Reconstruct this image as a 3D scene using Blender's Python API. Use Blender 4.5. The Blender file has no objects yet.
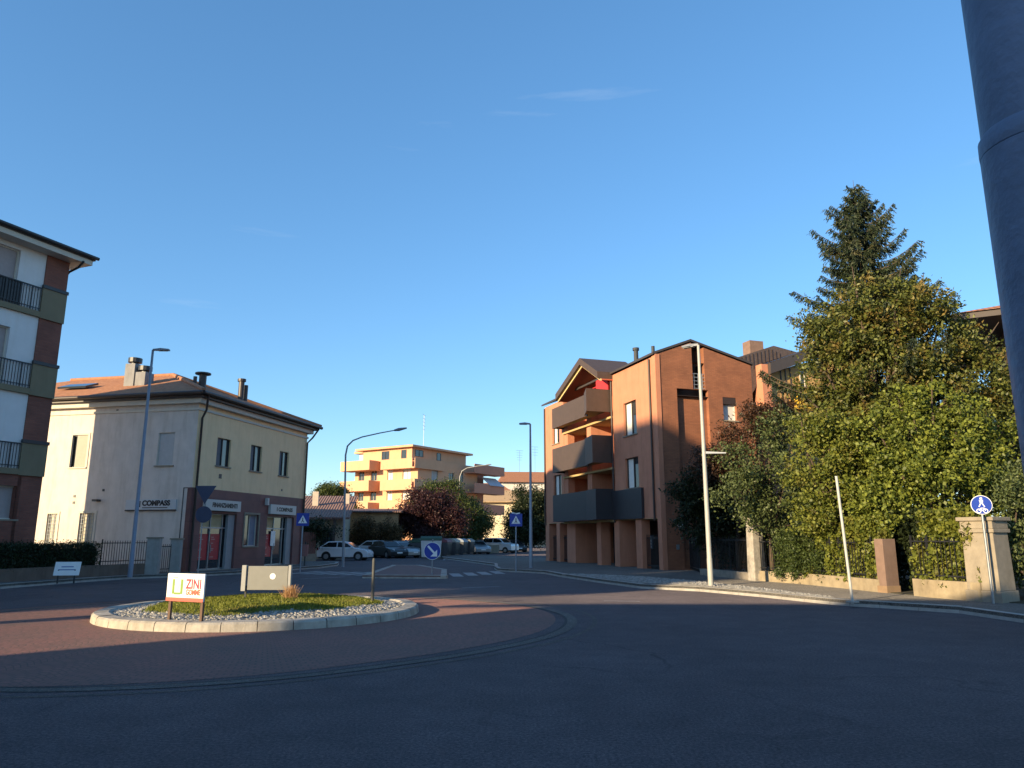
import bpy, bmesh, math, random
import numpy as np
from mathutils import Vector, Matrix
R = math.radians
random.seed(7)
rng = np.random.default_rng(11)
S = bpy.context.scene
COL = S.collection

# ------------------------------------------------------------------ camera, sky, sun, exposure
F = 740.0
EYE = 1.75
PITCH = math.atan(153.5 / 740)
cam = bpy.data.cameras.new('camera')
cam.sensor_width = 36
cam.lens = 36 * F / 1024
cam.clip_start = 0.05
cam.clip_end = 3000
co = bpy.data.objects.new('camera', cam)
COL.objects.link(co)
co.location = (0, 0, EYE)
co.rotation_euler = (math.pi / 2 + PITCH, 0, 0)
S.camera = co

SUN_AZ = R(180 + 47)          # clockwise from +Y: behind the camera, to the left
SUN_EL = math.atan(0.25)
w = bpy.data.worlds.new('World')
S.world = w
w.use_nodes = True
nt = w.node_tree
nt.nodes.clear()
wo = nt.nodes.new('ShaderNodeOutputWorld')
bg = nt.nodes.new('ShaderNodeBackground')
sky = nt.nodes.new('ShaderNodeTexSky')
sky.sky_type = 'NISHITA'
sky.sun_disc = False
sky.sun_elevation = SUN_EL
sky.sun_rotation = SUN_AZ
sky.altitude = 50
sky.air_density = 1.0
sky.dust_density = 0.35
sky.ozone_density = 4.6
bg.inputs['Strength'].default_value = 0.129
# thin cirrus streaks high in the sky
tc = nt.nodes.new('ShaderNodeTexCoord')
mp = nt.nodes.new('ShaderNodeMapping')
mp.inputs['Rotation'].default_value = (0, R(-24), 0)
mp.inputs['Scale'].default_value = (1.6, 1.6, 13)
nz = nt.nodes.new('ShaderNodeTexNoise')
nz.inputs['Scale'].default_value = 1.7
nz.inputs['Detail'].default_value = 6
nz.inputs['Roughness'].default_value = 0.55
cr = nt.nodes.new('ShaderNodeValToRGB')
cr.color_ramp.elements[0].position = 0.64
cr.color_ramp.elements[0].color = (0, 0, 0, 1)
cr.color_ramp.elements[1].position = 0.86
cr.color_ramp.elements[1].color = (0.22, 0.22, 0.22, 1)
mx = nt.nodes.new('ShaderNodeMixRGB')
mx.inputs['Color2'].default_value = (2.6, 2.8, 3.0, 1)
nt.links.new(tc.outputs['Generated'], mp.inputs['Vector'])
nt.links.new(mp.outputs['Vector'], nz.inputs['Vector'])
nt.links.new(nz.outputs['Fac'], cr.inputs['Fac'])
nt.links.new(cr.outputs['Color'], mx.inputs['Fac'])
gm = nt.nodes.new('ShaderNodeGamma')          # evens out the step from zenith to horizon
gm.inputs['Gamma'].default_value = 0.76
hs_ = nt.nodes.new('ShaderNodeHueSaturation')
hs_.inputs['Saturation'].default_value = 1.16
nt.links.new(sky.outputs['Color'], gm.inputs['Color'])
nt.links.new(gm.outputs['Color'], hs_.inputs['Color'])
nt.links.new(hs_.outputs['Color'], mx.inputs['Color1'])
nt.links.new(mx.outputs['Color'], bg.inputs['Color'])
nt.links.new(bg.outputs['Background'], wo.inputs['Surface'])

sd = bpy.data.lights.new('sun', 'SUN')
sd.energy = 3.5
sd.angle = R(0.5)
sd.color = (1.0, 0.78, 0.47)
so = bpy.data.objects.new('sun', sd)
COL.objects.link(so)
sdir = Vector((math.sin(SUN_AZ) * math.cos(SUN_EL), math.cos(SUN_AZ) * math.cos(SUN_EL), math.sin(SUN_EL)))
so.rotation_euler = sdir.to_track_quat('Z', 'Y').to_euler()
so.location = (-20, -20, 40)
S.view_settings.view_transform = 'Standard'
S.view_settings.look = 'None'
S.view_settings.gamma = 1
S.view_settings.use_curve_mapping = False
S.view_settings.exposure = 1.5
S.render.engine = 'CYCLES'
S.cycles.max_bounces = 6
S.cycles.use_denoising = True

# ------------------------------------------------------------------ measuring helpers (photo pixel -> place on the ground / at a distance)
CP, SP = math.cos(PITCH), math.sin(PITCH)
def ray(px, py):
    u = (px - 512) / F
    v = (384 - py) / F
    return (u, CP - v * SP, SP + v * CP)
def G(px, py, z=0.0):
    d = ray(px, py)
    t = (z - EYE) / d[2]
    return Vector((d[0] * t, d[1] * t, z))
def D(px, py, Y):
    d = ray(px, py)
    t = Y / d[1]
    return Vector((d[0] * t, Y, EYE + d[2] * t))

# ------------------------------------------------------------------ materials
MATS = {}
def mat(name, col, rough=0.7, var=0.12, scale=3.0, bump=0.0, bscale=40.0, metal=0.0, stain=0.0, spec=0.5):
    if name in MATS:
        return MATS[name]
    m = bpy.data.materials.new(name)
    m.use_nodes = True
    n, l = m.node_tree.nodes, m.node_tree.links
    p = n['Principled BSDF']
    p.inputs['Roughness'].default_value = rough
    p.inputs['Metallic'].default_value = metal
    p.inputs['Specular IOR Level'].default_value = spec
    t = n.new('ShaderNodeTexCoord')
    a = n.new('ShaderNodeTexNoise')
    a.inputs['Scale'].default_value = scale
    a.inputs['Detail'].default_value = 6
    a.inputs['Roughness'].default_value = 0.6
    l.new(t.outputs['Object'], a.inputs['Vector'])
    c = n.new('ShaderNodeValToRGB')
    lo = [max(0, x * (1 - var)) for x in col]
    hi = [min(1, x * (1 + var)) for x in col]
    c.color_ramp.elements[0].position = 0.3
    c.color_ramp.elements[0].color = (*lo, 1)
    c.color_ramp.elements[1].position = 0.7
    c.color_ramp.elements[1].color = (*hi, 1)
    l.new(a.outputs['Fac'], c.inputs['Fac'])
    out = c.outputs['Color']
    if stain:
        mpn = n.new('ShaderNodeMapping')
        mpn.inputs['Scale'].default_value = (2.2, 2.2, 0.35)
        l.new(t.outputs['Object'], mpn.inputs['Vector'])
        b = n.new('ShaderNodeTexNoise')
        b.inputs['Scale'].default_value = 1.1
        b.inputs['Detail'].default_value = 8
        b.inputs['Roughness'].default_value = 0.7
        l.new(mpn.outputs['Vector'], b.inputs['Vector'])
        r2 = n.new('ShaderNodeValToRGB')
        r2.color_ramp.elements[0].position = 0.48
        r2.color_ramp.elements[0].color = (1, 1, 1, 1)
        r2.color_ramp.elements[1].position = 0.78
        g = 1 - stain
        r2.color_ramp.elements[1].color = (g, g * 0.97, g * 0.92, 1)
        l.new(b.outputs['Fac'], r2.inputs['Fac'])
        mm = n.new('ShaderNodeMixRGB')
        mm.blend_type = 'MULTIPLY'
        mm.inputs['Fac'].default_value = 1
        l.new(out, mm.inputs['Color1'])
        l.new(r2.outputs['Color'], mm.inputs['Color2'])
        out = mm.outputs['Color']
    l.new(out, p.inputs['Base Color'])
    if bump:
        bn = n.new('ShaderNodeTexNoise')
        bn.inputs['Scale'].default_value = bscale
        bn.inputs['Detail'].default_value = 4
        l.new(t.outputs['Object'], bn.inputs['Vector'])
        bb = n.new('ShaderNodeBump')
        bb.inputs['Strength'].default_value = bump
        bb.inputs['Distance'].default_value = 0.02
        l.new(bn.outputs['Fac'], bb.inputs['Height'])
        l.new(bb.outputs['Normal'], p.inputs['Normal'])
    MATS[name] = m
    return m

def brick_mat(name, c1, c2, mortar, bw, bh, axes='xz', msize=0.012, rough=0.85):
    """bricks laid in the object's own x/z (or y/z) plane"""
    if name in MATS:
        return MATS[name]
    m = bpy.data.materials.new(name)
    m.use_nodes = True
    n, l = m.node_tree.nodes, m.node_tree.links
    p = n['Principled BSDF']
    p.inputs['Roughness'].default_value = rough
    t = n.new('ShaderNodeTexCoord')
    sx = n.new('ShaderNodeSeparateXYZ')
    cx = n.new('ShaderNodeCombineXYZ')
    l.new(t.outputs['Object'], sx.inputs[0])
    ad = n.new('ShaderNodeMath')
    l.new(sx.outputs['X'], ad.inputs[0])
    l.new(sx.outputs['Y'], ad.inputs[1])
    l.new(ad.outputs[0], cx.inputs['X'])
    l.new(sx.outputs['Z'], cx.inputs['Y'])
    b = n.new('ShaderNodeTexBrick')
    b.inputs['Scale'].default_value = 1
    b.inputs['Color1'].default_value = (*c1, 1)
    b.inputs['Color2'].default_value = (*c2, 1)
    b.inputs['Mortar'].default_value = (*mortar, 1)
    b.inputs['Brick Width'].default_value = bw
    b.inputs['Row Height'].default_value = bh
    b.inputs['Mortar Size'].default_value = msize
    l.new(cx.outputs[0], b.inputs['Vector'])
    nz = n.new('ShaderNodeTexNoise')
    nz.inputs['Scale'].default_value = 1.3
    nz.inputs['Detail'].default_value = 7
    l.new(t.outputs['Object'], nz.inputs['Vector'])
    r2 = n.new('ShaderNodeValToRGB')
    r2.color_ramp.elements[0].position = 0.3
    r2.color_ramp.elements[0].color = (0.78, 0.78, 0.78, 1)
    r2.color_ramp.elements[1].position = 0.7
    r2.color_ramp.elements[1].color = (1.1, 1.08, 1.05, 1)
    l.new(nz.outputs['Fac'], r2.inputs['Fac'])
    mm = n.new('ShaderNodeMixRGB')
    mm.blend_type = 'MULTIPLY'
    mm.inputs['Fac'].default_value = 1
    l.new(b.outputs['Color'], mm.inputs['Color1'])
    l.new(r2.outputs['Color'], mm.inputs['Color2'])
    l.new(mm.outputs['Color'], p.inputs['Base Color'])
    bb = n.new('ShaderNodeBump')
    bb.inputs['Strength'].default_value = 0.3
    bb.inputs['Distance'].default_value = 0.01
    l.new(b.outputs['Fac'], bb.inputs['Height'])
    bb.invert = True
    l.new(bb.outputs['Normal'], p.inputs['Normal'])
    MATS[name] = m
    return m

def tile_mat(name, c1, c2, pitch_axis):
    """curved clay tiles: ribs run down the slope, courses across; pitch_axis = object axis along the eave"""
    if name in MATS:
        return MATS[name]
    m = bpy.data.materials.new(name)
    m.use_nodes = True
    n, l = m.node_tree.nodes, m.node_tree.links
    p = n['Principled BSDF']
    p.inputs['Roughness'].default_value = 0.85
    t = n.new('ShaderNodeTexCoord')
    wv = n.new('ShaderNodeTexWave')
    wv.bands_direction = pitch_axis
    wv.inputs['Scale'].default_value = 1.4
    wv.inputs['Distortion'].default_value = 0.4
    l.new(t.outputs['Object'], wv.inputs['Vector'])
    wz = n.new('ShaderNodeTexWave')
    wz.bands_direction = 'Z'
    wz.wave_profile = 'SAW'
    wz.inputs['Scale'].default_value = 2.2
    l.new(t.outputs['Object'], wz.inputs['Vector'])
    nz = n.new('ShaderNodeTexNoise')
    nz.inputs['Scale'].default_value = 5
    nz.inputs['Detail'].default_value = 6
    l.new(t.outputs['Object'], nz.inputs['Vector'])
    c = n.new('ShaderNodeValToRGB')
    c.color_ramp.elements[0].position = 0.3
    c.color_ramp.elements[0].color = (*c1, 1)
    c.color_ramp.elements[1].position = 0.7
    c.color_ramp.elements[1].color = (*c2, 1)
    l.new(nz.outputs['Fac'], c.inputs['Fac'])
    l.new(c.outputs['Color'], p.inputs['Base Color'])
    ad = n.new('ShaderNodeMath')
    l.new(wv.outputs['Fac'], ad.inputs[0])
    l.new(wz.outputs['Fac'], ad.inputs[1])
    bb = n.new('ShaderNodeBump')
    bb.inputs['Strength'].default_value = 0.9
    bb.inputs['Distance'].default_value = 0.06
    l.new(ad.outputs[0], bb.inputs['Height'])
    l.new(bb.outputs['Normal'], p.inputs['Normal'])
    MATS[name] = m
    return m

def leaf_mat(name, dark, light, tint=None, tint_at=0.6, transl=0.25):
    if name in MATS:
        return MATS[name]
    m = bpy.data.materials.new(name)
    m.use_nodes = True
    n, l = m.node_tree.nodes, m.node_tree.links
    p = n['Principled BSDF']
    p.inputs['Roughness'].default_value = 0.5
    p.inputs['Specular IOR Level'].default_value = 0.35
    g = n.new('ShaderNodeNewGeometry')
    c = n.new('ShaderNodeValToRGB')
    c.color_ramp.elements[0].color = (*dark, 1)
    c.color_ramp.elements[1].color = (*light, 1)
    l.new(g.outputs['Random Per Island'], c.inputs['Fac'])
    out = c.outputs['Color']
    if tint:
        t = n.new('ShaderNodeTexCoord')
        nz = n.new('ShaderNodeTexNoise')
        nz.inputs['Scale'].default_value = 1.6
        nz.inputs['Detail'].default_value = 5
        l.new(t.outputs['Object'], nz.inputs['Vector'])
        r2 = n.new('ShaderNodeValToRGB')
        r2.color_ramp.elements[0].position = tint_at - 0.08
        r2.color_ramp.elements[0].color = (0, 0, 0, 1)
        r2.color_ramp.elements[1].position = tint_at + 0.08
        r2.color_ramp.elements[1].color = (0.8, 0.8, 0.8, 1)
        l.new(nz.outputs['Fac'], r2.inputs['Fac'])
        mm = n.new('ShaderNodeMixRGB')
        mm.inputs['Color2'].default_value = (*tint, 1)
        l.new(r2.outputs['Color'], mm.inputs['Fac'])
        l.new(out, mm.inputs['Color1'])
        out = mm.outputs['Color']
    l.new(out, p.inputs['Base Color'])
    tr = n.new('ShaderNodeBsdfTranslucent')
    l.new(out, tr.inputs['Color'])
    ms = n.new('ShaderNodeMixShader')
    ms.inputs['Fac'].default_value = transl
    l.new(p.outputs[0], ms.inputs[1])
    l.new(tr.outputs[0], ms.inputs[2])
    l.new(ms.outputs[0], n['Material Output'].inputs['Surface'])
    MATS[name] = m
    return m

def glass_mat(name, col=(0.03, 0.035, 0.04), rough=0.05):
    return mat(name, col, rough, 0.1, 1.0, spec=0.8)

M_asphalt = None
CRE = mat('cream_render', (0.61, 0.54, 0.485), 0.9, 0.08, 1.5, 0.15, 60, stain=0.26)
YEL = mat('yellow_render', (0.86, 0.62, 0.36), 0.9, 0.06, 1.2, 0.15, 60, stain=0.14)
TRIM = mat('pale_trim', (0.58, 0.53, 0.45), 0.8, 0.06, 3)
MARB = brick_mat('red_marble', (0.20, 0.085, 0.075), (0.15, 0.065, 0.062), (0.09, 0.045, 0.043), 1.1, 0.62, msize=0.006, rough=0.65)
ORA = mat('orange_render', (0.52, 0.215, 0.125), 0.9, 0.07, 1.5, 0.2, 70, stain=0.22)
TERR = brick_mat('terracotta_brick', (0.32, 0.125, 0.063), (0.27, 0.102, 0.052), (0.19, 0.085, 0.052), 0.26, 0.075, msize=0.006)
BROWN = mat('brown_panel', (0.075, 0.05, 0.038), 0.6, 0.1, 4, stain=0.1)
DKBROWN = mat('dark_brown_metal', (0.045, 0.03, 0.025), 0.5, 0.1, 4)
BRICKA = brick_mat('dark_red_brick', (0.25, 0.09, 0.06), (0.20, 0.07, 0.048), (0.17, 0.085, 0.066), 0.26, 0.07, msize=0.008)
WHITE = mat('white_render', (0.68, 0.67, 0.66), 0.9, 0.05, 1.5, stain=0.08)
KHAKI = mat('khaki_panel', (0.20, 0.165, 0.10), 0.8, 0.07, 2, stain=0.12)
DARKM = mat('dark_metal', (0.03, 0.032, 0.035), 0.45, 0.15, 8)
BLACKM = mat('black_iron', (0.015, 0.015, 0.017), 0.5, 0.2, 8)
GALV = mat('galvanised_steel', (0.30, 0.32, 0.34), 0.45, 0.14, 6, metal=0.6)
PAINTG = mat('grey_paint_steel', (0.27, 0.30, 0.34), 0.5, 0.08, 5, metal=0.2)
PALEPOLE = mat('pale_pole_paint', (0.36, 0.35, 0.32), 0.5, 0.08, 5)
GLASS = glass_mat('window_glass')
CURT = mat('pale_curtain', (0.62, 0.62, 0.60), 0.9, 0.06, 6)
SHUT = mat('grey_shutter', (0.42, 0.42, 0.42), 0.7, 0.06, 6)
ROOFT = tile_mat('clay_tiles_a', (0.30, 0.12, 0.055), (0.46, 0.22, 0.11), 'Y')
ROOFX = tile_mat('clay_tiles_b', (0.28, 0.11, 0.055), (0.42, 0.20, 0.11), 'X')
DKROOF = mat('dark_roof_metal', (0.055, 0.045, 0.042), 0.55, 0.12, 5)
STONE = mat('pale_stone', (0.27, 0.23, 0.175), 0.9, 0.14, 5, 0.3, 40, stain=0.25)
KERB = mat('kerb_stone', (0.34, 0.32, 0.29), 0.85, 0.15, 4, 0.25, 50, stain=0.2)
BARK = mat('bark', (0.085, 0.06, 0.042), 0.95, 0.3, 8, 0.8, 25)
PALEBARK = mat('weathered_concrete', (0.33, 0.30, 0.26), 0.95, 0.3, 6, 0.5, 25, stain=0.4)
SIGNBLUE = mat('sign_blue', (0.008, 0.04, 0.32), 0.4, 0.04, 5)
SIGNWHITE = mat('sign_white', (0.78, 0.78, 0.77), 0.45, 0.03, 5)
SIGNGREY = mat('sign_back_grey', (0.19, 0.19, 0.175), 0.5, 0.06, 5)
SIGNBLACK = mat('sign_black', (0.012, 0.012, 0.015), 0.5, 0.05, 5)
RED = mat('poster_red', (0.42, 0.02, 0.03), 0.5, 0.06, 5)
AWNRED = mat('awning_red', (0.55, 0.03, 0.04), 0.8, 0.08, 5)
PEACH = mat('peach_render', (0.64, 0.35, 0.205), 0.9, 0.05, 1, stain=0.06)
SALMON = mat('salmon_render', (0.46, 0.225, 0.155), 0.9, 0.05, 1, stain=0.06)
RUBBER = mat('rubber', (0.018, 0.018, 0.018), 0.9, 0.1, 8)

# ------------------------------------------------------------------ mesh helpers
class MB:
    def __init__(s):
        s.v = []
        s.f = []
    def quad(s, a, b, c, d):
        i = len(s.v)
        s.v += [tuple(a), tuple(b), tuple(c), tuple(d)]
        s.f.append((i, i + 1, i + 2, i + 3))
    def poly(s, pts):
        i = len(s.v)
        s.v += [tuple(p) for p in pts]
        s.f.append(tuple(range(i, i + len(pts))))
    def hexa(s, p):                      # 8 points: bottom ring 0-3, top ring 4-7
        i = len(s.v)
        s.v += [tuple(q) for q in p]
        for f in ((3, 2, 1, 0), (4, 5, 6, 7), (0, 1, 5, 4), (1, 2, 6, 5), (2, 3, 7, 6), (3, 0, 4, 7)):
            s.f.append(tuple(i + k for k in f))
    def box(s, x0, x1, y0, y1, z0, z1):
        s.hexa([(x0, y0, z0), (x1, y0, z0), (x1, y1, z0), (x0, y1, z0), (x0, y0, z1), (x1, y0, z1), (x1, y1, z1), (x0, y1, z1)])
    def fb(s, fr, u, d, z):              # box in a wall frame fr=(origin,u,inward)
        o, uu, nn = fr
        P = lambda a, b, c: (o[0] + uu[0] * a + nn[0] * b, o[1] + uu[1] * a + nn[1] * b, c)
        s.hexa([P(u[0], d[0], z[0]), P(u[1], d[0], z[0]), P(u[1], d[1], z[0]), P(u[0], d[1], z[0]),
                P(u[0], d[0], z[1]), P(u[1], d[0], z[1]), P(u[1], d[1], z[1]), P(u[0], d[1], z[1])])
    def prism(s, pts, z0, z1):
        n = len(pts)
        i = len(s.v)
        s.v += [(p[0], p[1], z0) for p in pts] + [(p[0], p[1], z1) for p in pts]
        s.f.append(tuple(i + k for k in reversed(range(n))))
        s.f.append(tuple(i + n + k for k in range(n)))
        for k in range(n):
            j = (k + 1) % n
            s.f.append((i + k, i + j, i + n + j, i + n + k))
    def extrude(s, pts, vec):            # planar polygon extruded by a vector
        n = len(pts)
        i = len(s.v)
        s.v += [tuple(p) for p in pts] + [(p[0] + vec[0], p[1] + vec[1], p[2] + vec[2]) for p in pts]
        s.f.append(tuple(i + k for k in reversed(range(n))))
        s.f.append(tuple(i + n + k for k in range(n)))
        for k in range(n):
            j = (k + 1) % n
            s.f.append((i + k, i + j, i + n + j, i + n + k))
    def tube(s, pts, rad, n=10, cap=True):
        pts = [Vector(p) for p in pts]
        if not hasattr(rad, '__len__'):
            rad = [rad] * len(pts)
        i0 = len(s.v)
        prev = None
        for k, p in enumerate(pts):
            if k == 0:
                t = pts[1] - p
            elif k == len(pts) - 1:
                t = p - pts[k - 1]
            else:
                t = pts[k + 1] - pts[k - 1]
            t.normalize()
            if prev is None:
                a = t.orthogonal().normalized()
            else:
                a = (prev - t * prev.dot(t)).normalized()
            prev = a
            b = t.cross(a)
            for q in range(n):
                an = 2 * math.pi * q / n
                s.v.append(tuple(p + (a * math.cos(an) + b * math.sin(an)) * rad[k]))
        for k in range(len(pts) - 1):
            for q in range(n):
                q2 = (q + 1) % n
                s.f.append((i0 + k * n + q, i0 + k * n + q2, i0 + (k + 1) * n + q2, i0 + (k + 1) * n + q))
        if cap:
            for first, rev in ((i0, True), (i0 + (len(pts) - 1) * n, False)):   # own vertices, so the sides shade cleanly
                j = len(s.v)
                s.v += [s.v[first + q] for q in range(n)]
                s.f.append(tuple(j + q for q in (reversed(range(n)) if rev else range(n))))
    def disc(s, c, axis, r, th, n=28):
        c = Vector(c)
        a = Vector(axis).normalized()
        s.tube([c, c + a * th], r, n)
    def build(s, name, m, parent=None, smooth=False, bevel=0.0):
        me = bpy.data.meshes.new(name)
        me.from_pydata(s.v, [], s.f)
        me.materials.append(m)
        if smooth:
            for p in me.polygons:
                p.use_smooth = len(p.vertices) <= 4
        me.update()
        o = bpy.data.objects.new(name, me)
        COL.objects.link(o)
        if parent is not None:
            o.parent = parent
        if bevel:
            b = o.modifiers.new('bevel', 'BEVEL')
            b.width = bevel
            b.segments = 2
            b.limit_method = 'ANGLE'
        return o

def tag(o, label=None, cat=None, group=None, kind=None):
    if label:
        o['label'] = label
    if cat:
        o['category'] = cat
    if group:
        o['group'] = group
    if kind:
        o['kind'] = kind
    return o
def thing(name, label, cat, loc=(0, 0, 0), rz=0.0, group=None):
    o = bpy.data.objects.new(name, None)
    o.empty_display_size = 0.3
    COL.objects.link(o)
    o.location = loc
    o.rotation_euler = (0, 0, rz)
    return tag(o, label, cat, group)
def struct(o, kind='structure'):
    o['kind'] = kind
    return o
def copy_tree(o, parent=None):
    c = o.copy()
    COL.objects.link(c)
    if parent is not None:
        c.parent = parent
    for ch in list(o.children):
        copy_tree(ch, c)
    return c
def text(name, body, size, m, parent, fr, u, d, z, align='CENTER', width=None, bold=0.0, ext=0.004):
    """flat lettering on a wall frame, reading from outside"""
    cu = bpy.data.curves.new(name, 'FONT')
    cu.body = body
    cu.size = size
    cu.align_x = align
    cu.align_y = 'CENTER'
    cu.extrude = ext
    cu.offset = bold
    cu.materials.append(m)
    o = bpy.data.objects.new(name, cu)
    COL.objects.link(o)
    o.parent = parent
    bpy.context.view_layer.update()
    me = bpy.data.meshes.new_from_object(o)
    bpy.data.objects.remove(o)
    o = bpy.data.objects.new(name, me)
    COL.objects.link(o)
    o.parent = parent
    oo, uu, nn = fr
    X = Vector((uu[0], uu[1], 0))
    Nv = Vector((-nn[0], -nn[1], 0))
    if X.cross(Vector((0, 0, 1))).dot(Nv) < 0:
        X = -X
    Mx = Matrix(((X.x, 0, Nv.x, oo[0] + uu[0] * u + nn[0] * d),
                 (X.y, 0, Nv.y, oo[1] + uu[1] * u + nn[1] * d),
                 (0, 1, 0, z), (0, 0, 0, 1)))
    o.matrix_local = Mx
    if width:
        xs_ = [q.co.x for q in me.vertices]
        k_ = width / (max(xs_) - min(xs_))
        for q in me.vertices:
            q.co.x *= k_
    return o

def sheet(mb, fr, U, Z, holes, dep):
    """wall face over U=(u0,u1), Z=(z0,z1) with real openings and reveals dep deep"""
    o, uu, nn = fr
    P = lambda a, b, c: (o[0] + uu[0] * a + nn[0] * b, o[1] + uu[1] * a + nn[1] * b, c)
    us = sorted({U[0], U[1], *[h[0] for h in holes], *[h[1] for h in holes]})
    zs = sorted({Z[0], Z[1], *[h[2] for h in holes], *[h[3] for h in holes]})
    us = [q for q in us if U[0] <= q <= U[1]]
    zs = [q for q in zs if Z[0] <= q <= Z[1]]
    for a, b in zip(us, us[1:]):
        for c, e in zip(zs, zs[1:]):
            mu, mz = (a + b) / 2, (c + e) / 2
            if any(h[0] < mu < h[1] and h[2] < mz < h[3] for h in holes):
                continue
            mb.quad(P(a, 0, c), P(b, 0, c), P(b, 0, e), P(a, 0, e))
    for h in holes:
        a, b, c, e = h[:4]
        mb.quad(P(a, 0, c), P(a, dep, c), P(a, dep, e), P(a, 0, e))
        mb.quad(P(b, 0, c), P(b, dep, c), P(b, dep, e), P(b, 0, e))
        mb.quad(P(a, 0, c), P(b, 0, c), P(b, dep, c), P(a, dep, c))
        mb.quad(P(a, 0, e), P(b, 0, e), P(b, dep, e), P(a, dep, e))

def window(parent, fr, h, dep, frame_m=None, pane_m=None, sill_m=None, curtain=None, mull=1, surround=None, curtain_m=None, bars=0.05):
    a, b, c, e = h[:4]
    g = MB()
    g.fb(fr, (a, b), (dep - 0.02, dep - 0.005), (c, e))
    wn = g.build('window', pane_m or GLASS, parent)
    f = MB()
    t = bars
    f.fb(fr, (a, a + t), (dep - 0.07, dep - 0.022), (c, e))
    f.fb(fr, (b - t, b), (dep - 0.07, dep - 0.022), (c, e))
    f.fb(fr, (a + t, b - t), (dep - 0.07, dep - 0.022), (c, c + t))
    f.fb(fr, (a + t, b - t), (dep - 0.07, dep - 0.022), (e - t, e))
    for k in range(mull):
        m_ = a + (b - a) * (k + 1) / (mull + 1)
        f.fb(fr, (m_ - t / 2, m_ + t / 2), (dep - 0.069, dep - 0.023), (c + t, e - t))
    f.build('frame', frame_m or TRIM, wn)
    if curtain:
        for (q0, q1) in curtain:
            k = MB()
            k.fb(fr, (a + (b - a) * q0 + t, a + (b - a) * q1 - t), (dep - 0.021, dep - 0.0205), (c + t, e - t))
            k.build('curtain', curtain_m or CURT, wn)
    if sill_m:
        k = MB()
        k.fb(fr, (a - 0.08, b + 0.08), (-0.07, 0.05), (c - 0.06, c + 0.002))
        k.build('sill', sill_m, wn)
    if surround:
        k = MB()
        q = 0.11
        k.fb(fr, (a - q, a), (-0.03, 0.03), (c, e + q))
        k.fb(fr, (b, b + q), (-0.03, 0.03), (c, e + q))
        k.fb(fr, (a, b), (-0.03, 0.03), (e, e + q))
        k.build('surround', surround, wn)
    return wn

# ------------------------------------------------------------------ foliage
def leaf_object(name, centers, size, m, parent=None, up=0.35, aspect=0.5, jitter=0.35):
    """one mesh of separate folded leaf faces at the given points"""
    n = len(centers)
    c = np.asarray(centers, dtype=np.float64)
    sz = size * (1 + jitter * (rng.random((n, 1)) * 2 - 1))
    d = rng.normal(size=(n, 3))
    d[:, 2] -= 0.25
    d /= np.linalg.norm(d, axis=1)[:, None]
    nr = rng.normal(size=(n, 3))
    nr[:, 2] += up * 2.5
    nr -= d * np.sum(nr * d, axis=1)[:, None]
    nr /= np.linalg.norm(nr, axis=1)[:, None]
    s = np.cross(d, nr)
    p0 = c - d * sz * 0.5
    p2 = c + d * sz * 0.5
    fold = nr * sz * 0.10
    p1 = c + s * sz * aspect * 0.5 - d * sz * 0.05 + fold
    p3 = c - s * sz * aspect * 0.5 - d * sz * 0.05 + fold
    v = np.stack([p0, p1, p2, p3], axis=1).reshape(-1, 3)
    return quads_object(name, v, m, parent)
def quads_object(name, v, m, parent=None, tri=True):
    nq = len(v) // 4
    me = bpy.data.meshes.new(name)
    me.vertices.add(len(v))
    me.vertices.foreach_set('co', np.ascontiguousarray(v, dtype=np.float32).ravel())
    me.loops.add(nq * 4)
    me.loops.foreach_set('vertex_index', np.arange(nq * 4, dtype=np.int32))
    me.polygons.add(nq)
    me.polygons.foreach_set('loop_start', np.arange(0, nq * 4, 4, dtype=np.int32))
    me.polygons.foreach_set('loop_total', np.full(nq, 4, dtype=np.int32))
    me.materials.append(m)
    me.update(calc_edges=True)
    me.validate()
    o = bpy.data.objects.new(name, me)
    COL.objects.link(o)
    if parent is not None:
        o.parent = parent
    return o
def lobe_points(lobes, clumps_per_m2, leaves, spread, inner=0.45, origin=(0, 0, 0), gap=-0.45):
    pts = []
    ph = rng.random((3, 3)) * 6.28
    for (x, y, z, rx, ry, rz) in lobes:
        area = 4 * math.pi * ((rx * ry) ** 1.6 / 3 + (rx * rz) ** 1.6 / 3 + (ry * rz) ** 1.6 / 3) ** (1 / 1.6)
        k = max(4, int(area * clumps_per_m2))
        d = rng.normal(size=(k, 3))
        d /= np.linalg.norm(d, axis=1)[:, None]
        rad = inner + (1.08 - inner) * rng.random((k, 1)) ** 0.45
        cc = np.array([x, y, z]) + d * rad * np.array([rx, ry, rz])
        q = cc * (1.15 / max(0.5, spread * 4.5))
        gate = np.sin(q[:, 0] * 2.1 + ph[0, 0]) * np.sin(q[:, 2] * 2.7 + ph[0, 1]) + np.sin(q[:, 1] * 2.3 + q[:, 2] * 1.1 + ph[1, 0]) * np.sin(q[:, 0] * 3.3 - q[:, 1] + ph[1, 1])
        cc = cc[gate > gap - 0.25 * rng.random(k)]
        k = len(cc)
        off = rng.normal(size=(k, leaves, 3)) * spread * (0.6 + 0.8 * rng.random((k, 1, 1)))
        off[:, :, 2] *= 0.75
        pts.append((cc[:, None, :] + off).reshape(-1, 3))
    p = np.concatenate(pts)
    return p[p[:, 2] > 0.12] - np.array(origin)
def px_lobes(Y, items, flat=1.0):
    """crown lobes given where they stand in the photo, at distance Y"""
    out = []
    for it in items:
        px, py, r = it[:3]
        y = Y + (it[3] if len(it) > 3 else 0)
        c = D(px, py, y)
        rr = r * y / F
        out.append((c.x, c.y, c.z, rr, rr * flat, rr * 0.92))
    return out
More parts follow.
